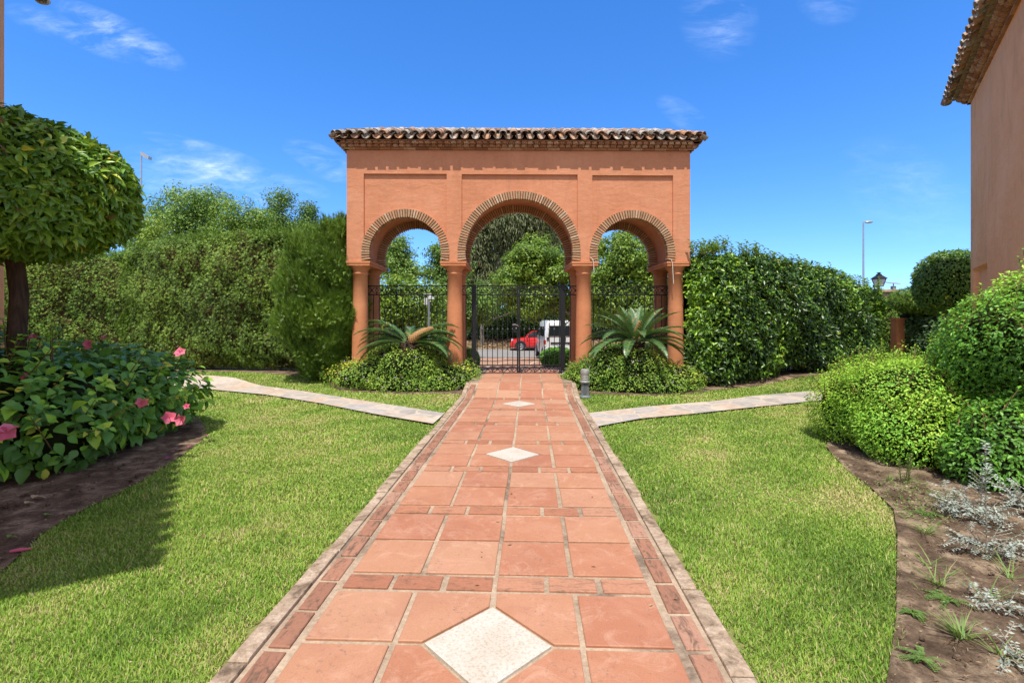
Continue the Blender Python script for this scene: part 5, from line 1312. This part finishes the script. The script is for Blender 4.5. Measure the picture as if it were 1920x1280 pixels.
# ------------------------------------------------------------------ background trees
def tree(name,label,x,ybase_z,Z,clusters,size,n,mat,seed,trunk=.16,bark='bark_pale',group='trees beyond the gateway',hang=0.0,fill=.55,asp=.5,tb=.5,cr=.55,core=0.0):
    """clusters: list of (px,py,rx_px,ry_px) photo ellipses at distance Z giving the crown's real lobes"""
    X=(x-CX)*Z/F; g0=float(gz(X,Z)+far_bank(X,Z)); root=empty(name,(X,Z,g0)); tag(root,label,'tree',group); off=np.array([X,Z,g0])
    r=np.random.default_rng(seed); tot=sum(c[2]*c[3] for c in clusters); tr=MB(); QQ=[];NN=[];TT=[]
    C=[]
    for (cx,cy,rx,ry) in clusters:
        c=np.array(P(cx,cy,Z)); rad=np.array([rx*Z/F,min(rx,ry)*Z/F*.9,ry*Z/F]); C.append((c,rad))
    top=C[0][0]-off; 
    hub=np.array([0,0,max(.8,min(c[0][2]-c[1][2]*.6 for c in C)-g0)])
    tr.tube([(0,0,-.1),hub*.5+r.normal(size=3)*.05,hub],[trunk*1.2,trunk,trunk*.85],10)
    for (c,rad) in C:
        e=c-off; mid=(hub+e)/2+r.normal(size=3)*.15; tr.tube([hub*.85,mid,e],[trunk*.6,trunk*.4,trunk*.15],7)
        for k in range(6):
            d=unit(r.normal(size=3)+np.array([0,0,.2]))*rad*.8; tr.tube([mid*.3+e*.7,e+d*.5,e+d],[trunk*.22,trunk*.13,trunk*.05],5)
    tr.build('trunk',M[bark],root,smooth=True)
    for (c,rad) in C:
        k=int(n*rad[0]*rad[2]/sum(q_[1][0]*q_[1][2] for q_ in C)); ncl=max(10,int(26*(rad[0]*rad[2])**.6/cr))
        d=unit(r.normal(size=(ncl,3))); cc=d*(r.random(ncl)**.45)[:,None]*rad*.95+c; crad=cr*r.uniform(.5,1.15,ncl)
        i=r.integers(ncl,size=k); v=unit(r.normal(size=(k,3))); Q=cc[i]+v*(crad[i]*(.35+.65*r.random(k)**.6))[:,None]*np.array([1,1,.75])
        if hang: Q[:,2]-=hang*r.random(k)**2
        QQ.append(Q);NN.append(unit(v+.6*d[i])); TT.append(tb+r.normal(size=ncl)[i]*.14)
    Q=np.concatenate(QQ);N=np.concatenate(NN);t=np.concatenate(TT)
    ok=Q[:,2]>gz(Q[:,0],Q[:,1])+far_bank(Q[:,0],Q[:,1])+.05
    foliage('crown',(Q-off)[ok],N[ok],size,mat,root,asp=asp,tint=t[ok],seed=seed,up=.4,out=.3,droop=.3+3*hang)
    if core:
        for (c,rad) in C: blob_core('light_block_core',tuple(c-off),rad*core,M['core'],root,2.0,1.0,seed)
    return root
L_='l_tree'
GL='trees above the left hedge'
tree('broadleaf_tree','large rounded green tree above the left hedge beside the light mast',360,0,28.5,[(345,400,62,60),(395,385,45,42),(310,425,45,48),(385,440,60,50)],.15,17000,M['l_tree'],201,group=GL,cr=.8,tb=.42)
tree('broadleaf_tree','yellow-green bushy tree right of the large rounded tree',465,0,27,[(450,420,55,48),(490,430,40,38),(425,450,45,40)],.13,13000,M['l_lemon'],202,group=GL,cr=.7,tb=.33)
tree('broadleaf_tree','small pale yellow tree at the left foot of the large tree',275,0,25,[(275,440,32,40),(262,470,40,36)],.12,6000,M['l_lemon'],203,group=GL,cr=.6,tb=.6)
tree('slender_tree','taller of the two narrow dark trees above the hedge',527,0,28.6,[(527,382,24,30),(530,415,32,30),(518,445,34,30)],.14,6500,M['l_tree'],204,group=GL,cr=.6,tb=.2)
tree('slender_tree','shorter narrow dark tree close to the gateway left side',578,0,28.6,[(578,400,18,25),(572,430,26,26),(585,455,24,24)],.14,5000,M['l_tree'],205,group=GL,cr=.55,tb=.22)
tree('broadleaf_tree','low green tree mass behind the cypress shrub',560,0,26,[(545,470,50,36),(600,480,50,36),(490,470,40,34)],.12,7000,M['l_tree'],206,group=GL,cr=.7,tb=.35)
tree('slender_tree','airy green tree seen in the left arch, left one',735,0,27,[(752,470,26,28),(735,500,34,30),(770,510,26,24),(716,470,16,26)],.15,9000,M['l_tree'],210,cr=.55,tb=.45)
tree('slender_tree','airy green tree seen in the left arch, right one',845,0,27.5,[(828,480,24,30),(838,515,30,28),(812,510,20,18),(860,490,26,40)],.15,9000,M['l_tree'],211,cr=.55,tb=.3)
tree('citrus_tree','leafy yellow-green tree behind the left railing',760,0,17,[(740,562,48,42),(795,572,50,45),(700,570,40,45),(730,610,60,38)],.11,20000,M['l_lemon'],212,cr=.45,tb=.42)
tree('broadleaf_tree','dense green tree behind the second column',850,0,21,[(850,570,45,45),(830,610,45,40),(890,575,32,40)],.13,17000,M['l_tree'],213,cr=.5,tb=.3)
tree('eucalyptus_tree','tall drooping eucalyptus in the central arch, left one',905,0,42,[(925,400,50,50),(895,470,42,52),(965,415,50,40),(905,530,36,45),(1010,395,50,34)],.40,26000,M['l_euca'],214,trunk=.3,hang=1.6,asp=.22,cr=1.1,tb=.5)
tree('eucalyptus_tree','second drooping eucalyptus further back in the central arch',985,0,50,[(985,430,60,46),(1040,430,50,40),(950,490,50,50)],.45,14000,M['l_euca'],215,trunk=.3,hang=1.8,asp=.22,cr=1.2,tb=.4)
tree('citrus_tree','lemon tree with yellow fruit filling the central arch',1092,0,22,[(1005,490,58,50),(1050,520,50,55),(965,530,40,42),(1010,560,55,38)],.13,34000,M['l_lemon'],216,cr=.5,tb=.45)
tree('citrus_tree','yellow-green lemon tree filling the right arch',1175,0,20,[(1165,480,58,55),(1215,520,50,60),(1140,540,50,55),(1185,590,60,45)],.125,34000,M['l_lemon'],217,cr=.5,tb=.42)
tree('broadleaf_tree','green tree behind the right arch',1250,0,27,[(1200,480,60,50),(1270,520,40,50),(1110,510,50,60)],.13,9000,M['l_tree'],218,cr=.6,tb=.4)
tree('dark_tree','dark green tree over the parked cars',905,0,39,[(930,560,55,48),(990,575,60,38),(1045,570,50,36)],.15,11000,M['l_tree'],219,cr=.6,tb=.1)
tree('broadleaf_tree','low dark-leaved tree overhanging the white van',1094,0,23,[(1065,575,34,24),(1095,590,40,30),(1040,570,30,22)],.10,6500,M['l_lemon'],220,cr=.4,tb=.12)
GO='oleander bushes beyond the road'
def bush(x,y,rx,ry,Z,label,seed,mat='l_dark',n=6000,size=.16,name='oleander_bush',group=GO,e=2.2,tb=.5):
    X,Y,z=P(x,y,Z); g0=float(gz(X,Y)+far_bank(X,Y)); root=empty(name,(X,Y,g0)); tag(root,label,'bush',group); hz=max(z-g0,.2)
    r=(rx*Z/F,rx*Z/F*.8,ry*Z/F); Q,N=blob_pts(n,(0,0,hz),r,e,seed,.12,2.5*10/Z,.3,zmin=.02)
    foliage('foliage',Q,N,size,M[mat],root,asp=.3 if mat=='l_dark' else .5,tint=tb+.2*noise(Q,2,seed),seed=seed,up=.6,out=.6)
    blob_core('light_block_core',(0,0,hz),r,M['core'],root,e,.8,seed,.1,zmin=0)
for i,(x,y,rx,ry,lab) in enumerate(((700,620,50,50,'dark oleander behind the left cycad'),(790,622,55,46,'dark oleander behind the camera pole'),(872,612,40,46,'grey-green oleander left of the gate leaf'),(925,618,36,44,'dark oleander above the leaf litter bank'),(975,600,36,34,'dark oleander above the red car'),(1040,595,45,40,'dark oleander behind the white van'),(1110,600,45,45,'dark bush behind the third column'),(1180,610,50,42,'dark bush behind the upright cycad'),(1255,610,50,44,'dark bush behind the last column'))):
    bush(x,y,rx,ry,41,lab,300+i,n=6500,size=.26)
bush(878,678,20,22,13.6,'small clipped green bush inside the gate, left side',320,'l_lant',6000,.075,'clipped_bush','clipped bushes behind the gate',2.6,.4)
bush(1046,672,32,19,14.5,'low clipped green bush inside the gate in front of the van',321,'l_big',8000,.075,'clipped_bush','clipped bushes behind the gate',2.6,.35)
bush(700,668,50,30,13.8,'clipped bush behind the left railing',322,'l_lant',7000,.075,'clipped_bush','clipped bushes behind the gate',2.6,.3)
bush(1190,668,80,26,14.2,'clipped bush behind the right railing',323,'l_big',8000,.075,'clipped_bush','clipped bushes behind the gate',2.6,.2)
bush(800,668,48,30,14.0,'dark clipped bush behind the second column',324,'l_big',8000,.075,'clipped_bush','clipped bushes behind the gate',2.6,.2)
# leaf litter on the bank
n=5000; x=RNG.uniform(-9,9,n); y=RNG.uniform(36.9,42,n); Pt=np.stack([x,y,gz(x,y)-.02+far_bank(x,y)],1); a=RNG.uniform(0,6.28,n)
V,Fc,k=leafset(Pt,unit(np.array([0,0,1.])+RNG.normal(size=Pt.shape)*.5),np.stack([np.cos(a),np.sin(a),RNG.normal(size=n)*.4],1),.22,.12)
tag(npmesh('leaf_litter',V,Fc,M['l_dry'],tint=np.repeat(RNG.random(n),k)),'brown fallen leaves on the bank beyond the road','litter',kind='stuff')

# ------------------------------------------------------------------ vehicles
def car_paint(name,c): return m_plain(name,c,.25,spec=.6,var=.04,coat=.7)
M['red']=car_paint('red_paint',(.62,.012,.012)); M['van']=car_paint('white_paint',(.78,.79,.80)); M['glass']=m_plain('tinted_glass',(.02,.026,.03),.08,spec=.8)
M['rubber']=m_plain('tyre_rubber',(.02,.02,.02),.85); M['rim']=m_plain('alloy_rim',(.45,.45,.46),.35,metal=.6); M['trim']=m_plain('black_trim',(.03,.03,.032),.6)
M['redlens']=m_plain('red_lens',(.55,.02,.02),.2); M['clearlens']=m_plain('clear_lens',(.7,.72,.75),.15); M['plate_blue']=m_plain('plate_blue',(.05,.15,.5),.4)
def wheel(parent,x,y,r,wd,sy):
    m=MB(); vs=[]; prof=[(r*.68,-wd/2),(r*.93,-wd/2),(r,-wd*.35),(r,wd*.35),(r*.93,wd/2),(r*.68,wd/2)]
    sg=24
    for pr,py in prof:
        for k in range(sg): th=2*pi*k/sg; vs.append((x+pr*cos(th),y+py,r+pr*sin(th)))
    fs=[[i*sg+k,i*sg+(k+1)%sg,(i+1)*sg+(k+1)%sg,(i+1)*sg+k] for i in range(5) for k in range(sg)]; m.add(vs,fs); w_=m.build('wheel',M['rubber'],parent,smooth=True)
    m=MB(); yo=y+sy*wd*.42; vs=[]
    for k in range(sg): th=2*pi*k/sg; vs.append((x+r*.70*cos(th),yo-sy*.06,r+r*.70*sin(th)))
    m.add(vs,[list(range(sg))])
    for k in range(7):
        th=2*pi*k/7; m.bar((x,yo,r),(x+r*.68*cos(th),yo,r+r*.68*sin(th)),.05,.03)
    m.sphere((x,yo,r),.06,8,6,(1,.4,1)); vv=[]
    m.tube([(x+r*.67*cos(2*pi*k/20),yo,r+r*.67*sin(2*pi*k/20)) for k in range(21)],.02,6,cap=False)
    m.build('rim',M['rim'],w_)
def loft(name,secs,mat,parent,smooth=True,angle=40):
    """secs: list of (x,[(y,z)...closed ring]) all same length"""
    n=len(secs[0][1]); V=[];Fs=[]
    for x,rg in secs:
        for (y,z) in rg: V.append((x,y,z))
    for i in range(len(secs)-1):
        for k in range(n):
            k2=(k+1)%n; Fs.append([i*n+k,i*n+k2,(i+1)*n+k2,(i+1)*n+k])
    Fs.append(list(range(n))[::-1]); Fs.append([(len(secs)-1)*n+k for k in range(n)])
    o=npmesh(name,np.array(V),Fs,mat,parent); me=o.data; me.polygons.foreach_set('use_smooth',np.ones(len(me.polygons),bool)); me.set_sharp_from_angle(angle=radians(angle)); return o
def ring8(w,z0,z1,wt=None,r=.12):
    wt=wt or w; h=z1-z0
    return [(-w*.94,z0),(w*.94,z0),(w,z0+h*.3),(w,z0+h*.7),(wt*.93,z1-.03),(wt*.80,z1),(-wt*.80,z1),(-wt*.93,z1-.03),(-w,z0+h*.7),(-w,z0+h*.3)]
def red_car():
    X,Y,_=P(975,657,36.0); z0=float(gz(X,36.0))+.02
    root=empty('parked_car',(X-.72,36.0+.1,z0)); tag(root,'small red hatchback parked across the road behind the van','car')
    # x forward is toward -X (car faces left): build facing -x, origin at nose
    body=[(0,ring8(.62,.32,.55)),(.06,ring8(.74,.24,.66)),(.25,ring8(.80,.20,.80)),(.7,ring8(.84,.20,.90)),(1.05,ring8(.84,.20,.94)),(2.2,ring8(.845,.20,.96)),(3.1,ring8(.84,.20,.98)),(3.5,ring8(.80,.24,.98)),(3.66,ring8(.70,.32,.9))]
    loft('body',body,M['red'],root)
    gh=[(1.02,ring8(.68,.90,.93)),(1.30,ring8(.70,.90,1.12)),(1.62,ring8(.70,.90,1.36)),(1.9,ring8(.70,.90,1.385)),(2.9,ring8(.70,.90,1.37)),(3.35,ring8(.68,.90,1.25)),(3.55,ring8(.66,.90,.98))]
    loft('cabin_glass',gh,M['glass'],root)
    rfm=[(1.55,ring8(.66,1.345,1.395)),(1.9,ring8(.67,1.375,1.42)),(2.9,ring8(.67,1.36,1.41)),(3.3,ring8(.64,1.25,1.30))]; loft('roof',rfm,M['red'],root)
    m=MB()
    for y in (-.70,.70): 
        m.tube([(1.08,y,.93),(1.62,y*.93,1.37)],.022,6); m.tube([(2.2,y,.93),(2.2,y*.94,1.38)],.02,6); m.tube([(3.5,y*.97,.97),(3.2,y*.93,1.33)],.04,6)
    m.build('window_frame',M['red'],root)
    m=MB()
    for y in (-.845,.845):
        for cx in (.74,3.0):
            pts=[(cx+.40*cos(t),y,.30+.40*sin(t)) for t in np.linspace(.05,pi-.05,14)]; m.tube(pts,.045,6)
            vs=[(cx+.36*cos(t),y*1.004,.30+.36*sin(t)) for t in np.linspace(0,2*pi,21)[:-1]]; m.add(vs,[list(range(20))])
        m.box(1.12,2.62,y-.02,y+.02,.17,.27)
    m.box(-.03,.12,-.66,.66,.20,.36); m.build('wheel_arch_trim',M['trim'],root)
    for cx in (.74,3.0):
        for sy in (-1,1): wheel(root,cx,sy*.76,.30,.19,sy)
    for sy in (-1,1):
        m=MB(); m.sphere((.17,sy*.58,.70),.12,12,8,(.7,.9,1)); m.build('headlight',M['clearlens'],root,smooth=True)
        m=MB(); m.sphere((1.22,sy*.90,.98),.09,10,7,(.7,1,.7)); m.tube([(1.22,sy*.80,.94),(1.22,sy*.88,.96)],.02,6); m.build('wing_mirror',M['red'],root,smooth=True)
red_car()
def van():
    # origin at rear-left-bottom centre; length along +y after rotation: build along x (0 rear ->4.8 front)
    Zr=25.0; X=(1020-CX)*Zr/F+.95; g0=float(gz(X,Zr+2.0))
    root=empty('parked_van',(X,Zr,g0),radians(90+3)); tag(root,'white van parked on the drive, rear doors toward the gate','van')
    def rg(w,z0,z1,t=.86): h=z1-z0; return [(-w*.96,z0),(w*.96,z0),(w,z0+.25),(w,z0+h*.42),(w*.985,z0+h*.55),(w*t,z1-.09),(w*(t-.10),z1),(-w*(t-.10),z1),(-w*t,z1-.09),(-w*.985,z0+h*.55),(-w,z0+h*.42),(-w,z0+.25)]
    secs=[(-.02,rg(.88,.42,2.0,.80)),(.05,rg(.93,.36,2.08,.86)),(.2,rg(.95,.34,2.12)),(3.0,rg(.95,.34,2.12)),(3.45,rg(.95,.34,2.06)),(3.9,rg(.94,.34,1.75)),(4.25,rg(.92,.34,1.32)),(4.6,rg(.88,.34,1.12)),(4.75,rg(.80,.40,.95))]
    loft('body',secs,M['van'],root)
    m=MB()
    for (y0,y1) in ((-.74,-.03),(.03,.74)):
        zt0,zt1=1.34,1.86; m.add([(-.055,y0,zt0),(-.055,y1,zt0),(-.035,y1*.93,zt1),(-.035,y0*.93,zt1),(.0,y0,zt0),(.0,y1,zt0),(.0,y1*.93,zt1),(.0,y0*.93,zt1)],[[0,3,2,1],[4,5,6,7],[0,1,5,4],[1,2,6,5],[2,3,7,6],[3,0,4,7]])
    m.build('rear_window',M['glass'],root)
    m=MB()
    for sy in (-1,1):
        for (x0,x1) in ((.25,1.15),(1.25,2.3),(2.4,3.3)):
            m.add([(x0,sy*.958,1.30),(x1,sy*.958,1.30),(x1,sy*.885,1.80),(x0,sy*.885,1.80)],[[0,1,2,3]])
        m.add([(3.35,sy*.955,1.28),(4.0,sy*.945,1.28),(3.62,sy*.90,1.72),(3.35,sy*.89,1.78)],[[0,1,2,3]])
    m.build('side_window',M['glass'],root)
    for sy in (-1,1):
        m=MB(); m.box(-.045,.10,sy*.93-.07,sy*.93+.035,.92,1.12); m.build('tail_light',M['redlens'],root)
        m=MB(); m.box(-.04,.10,sy*.93-.07,sy*.93+.03,.80,.918); m.build('tail_light',M['clearlens'],root)
    m=MB(); m.box(-.14,.08,-.92,.92,.36,.62,c=.02); m.build('bumper',M['van'],root)
    m=MB(); m.box(-.05,-.0,-.62,.62,.93,1.02); m.build('trim_strip',M['trim'],root)
    m=MB(); m.box(-.062,-.0,-.26,.26,.74,.86); m.m=1; m.box(-.064,-.0,.225,.262,.738,.862); m.build('number_plate',[M['white'],M['plate_blue']],root)
    m=MB(); m.box(-.035,-.02,-.012,.012,.66,1.95); m.box(-.065,-.02,-.16,-.10,1.12,1.26); m.box(-.06,-.02,.70,.82,1.14,1.27); m.build('door_handle',M['trim'],root)
    m=MB()
    for sy in (-1,1):
        for cx in (.75,3.85):
            vs=[(cx+.40*cos(t),sy*.956,.34+.40*sin(t)) for t in np.linspace(0,2*pi,25)[:-1]]; m.add(vs,[list(range(24))])
    m.build('wheel_arch',M['trim'],root)
    for cx in (.75,3.85):
        for sy in (-1,1): wheel(root,cx,sy*.88,.33,.22,sy)
    for sy in (-1,1):
        m=MB(); m.box(3.55,3.68,sy*1.08-.09,sy*1.08+.09,1.22,1.45); m.build('wing_mirror',M['trim'],root)
van()

# ------------------------------------------------------------------ light, sky, camera
sc=bpy.context.scene
wd=bpy.data.worlds.new('World'); sc.world=wd; wd.use_nodes=True; nt=NT.__new__(NT); nt.m=wd; nt.t=wd.node_tree; nt.t.nodes.clear()
EL=math.asin(SUN[2]); 
sky=nt.n('ShaderNodeTexSky'); sky.sky_type='NISHITA'; sky.sun_disc=False; sky.sun_elevation=EL; sky.sun_rotation=math.atan2(SUN[0],SUN[1])
sky.altitude=600; sky.air_density=1.0; sky.dust_density=.1; sky.ozone_density=3.5
tc=nt.n('ShaderNodeTexCoord'); g=tc.outputs['Generated']
va=nt.n('ShaderNodeVectorMath',operation='ADD'); nt.l(g,va.inputs[0]); va.inputs[1].default_value=(0,0,.08); vn=nt.n('ShaderNodeVectorMath',operation='NORMALIZE'); nt.l(va.outputs[0],vn.inputs[0]); nt.l(vn.outputs[0],sky.inputs[0])
sp=nt.n('ShaderNodeSeparateXYZ'); nt.l(g,sp.inputs[0]); dy=math_(nt,'MAXIMUM',sp.outputs[1],.05)
cb=nt.n('ShaderNodeCombineXYZ'); nt.l(math_(nt,'DIVIDE',sp.outputs[0],dy),cb.inputs[0]); nt.l(math_(nt,'DIVIDE',sp.outputs[2],dy),cb.inputs[1]); pv=cb.outputs[0]
acc=None
for (x0,y0,x1,y1,wdt,st) in ((120,15,325,115,26,.8),(95,45,235,108,16,.55),(285,255,470,302,12,.5),(250,285,510,335,20,.6),(240,325,430,350,28,.6),(540,275,660,318,20,.55),(20,20,140,60,20,.25),(300,300,560,380,30,.25),(575,312,650,335,12,.45),(500,330,610,362,14,.4),(455,362,500,385,12,.4),(1330,-30,1365,100,60,.20),(1345,40,1385,75,22,.16),(1560,-40,1548,40,50,.16),(1240,190,1320,240,20,.2),(1600,300,1800,420,70,.10)):
    a,b_=(x0-CX)/F,(HY-y0)/F; c,d=(x1-CX)/F,(HY-y1)/F; mp=nt.n('ShaderNodeMapping',vector_type='TEXTURE'); nt.l(pv,mp.inputs[0])
    mp.inputs['Location'].default_value=((a+c)/2,(b_+d)/2,0); mp.inputs['Rotation'].default_value=(0,0,math.atan2(d-b_,c-a)); mp.inputs['Scale'].default_value=(math.hypot(c-a,d-b_)/2*1.25,wdt/F*1.3,1)
    gr=nt.n('ShaderNodeTexGradient',gradient_type='SPHERICAL'); nt.l(mp.outputs[0],gr.inputs[0]); v=math_(nt,'MULTIPLY',gr.outputs['Fac'],st*1.0)
    acc=v if acc is None else math_(nt,'ADD',acc,v)
nz=noi(nt,7,8,.62,mapv(nt,pv,(1.0,3.0,1),(0,0,radians(22))),.8); nz2=noi(nt,22,8,.72,mapv(nt,pv,(.8,2.6,1),(0,0,radians(22))),.5)
cl=math_(nt,'MULTIPLY',math_(nt,'POWER',acc,.7,True),math_(nt,'MULTIPLY',ramp(nt,nz,[(.40,(0,0,0)),(.66,(1,1,1))]),math_(nt,'ADD',math_(nt,'MULTIPLY',ramp(nt,nz2,[(.36,(0,0,0)),(.68,(1,1,1))]),.62),.12)),True)
cl=math_(nt,'MULTIPLY',cl,math_(nt,'GREATER_THAN',sp.outputs[1],.06))
hs=nt.n('ShaderNodeHueSaturation'); nt.l(sky.outputs[0],hs.inputs['Color']); hs.inputs['Saturation'].default_value=1.30; hs.inputs['Hue'].default_value=.508; hs.inputs['Value'].default_value=1.22
# unseen white cloud added overhead and behind the camera for neutral fill light
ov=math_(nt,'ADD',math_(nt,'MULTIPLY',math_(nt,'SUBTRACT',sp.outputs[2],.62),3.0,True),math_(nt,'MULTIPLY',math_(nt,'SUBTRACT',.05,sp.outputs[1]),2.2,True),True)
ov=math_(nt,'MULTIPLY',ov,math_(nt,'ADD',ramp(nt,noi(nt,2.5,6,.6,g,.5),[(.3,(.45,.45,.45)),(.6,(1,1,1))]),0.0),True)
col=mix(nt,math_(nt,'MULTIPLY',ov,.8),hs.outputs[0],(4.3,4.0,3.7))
col=mix(nt,cl,col,(5.6,6.3,7.6))
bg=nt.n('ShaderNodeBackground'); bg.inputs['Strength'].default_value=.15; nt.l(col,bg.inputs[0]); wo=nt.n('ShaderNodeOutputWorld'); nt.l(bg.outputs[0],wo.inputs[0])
sl=bpy.data.lights.new('sun','SUN'); sl.energy=3.4; sl.angle=radians(.53); sl.color=(1,.95,.85); so=bpy.data.objects.new('sun',sl); COL.objects.link(so)
import mathutils
so.rotation_euler=mathutils.Vector(SUN).to_track_quat('Z','Y').to_euler(); so.location=(0,-5,20)
cam=bpy.data.cameras.new('camera'); cam.sensor_width=36; cam.lens=F/1920*36; cam.shift_y=-(640-HY)/1920; cam.clip_start=.05; cam.clip_end=3000
co=bpy.data.objects.new('camera',cam); COL.objects.link(co); co.location=(0,0,H); co.rotation_euler=(radians(90),0,0); sc.camera=co
sc.view_settings.view_transform='Standard'; sc.view_settings.look='None'; sc.view_settings.exposure=.70; sc.view_settings.gamma=1
sc.render.resolution_x=1024; sc.render.resolution_y=682
sc.cycles.max_bounces=6; sc.cycles.diffuse_bounces=4; sc.cycles.transparent_max_bounces=4
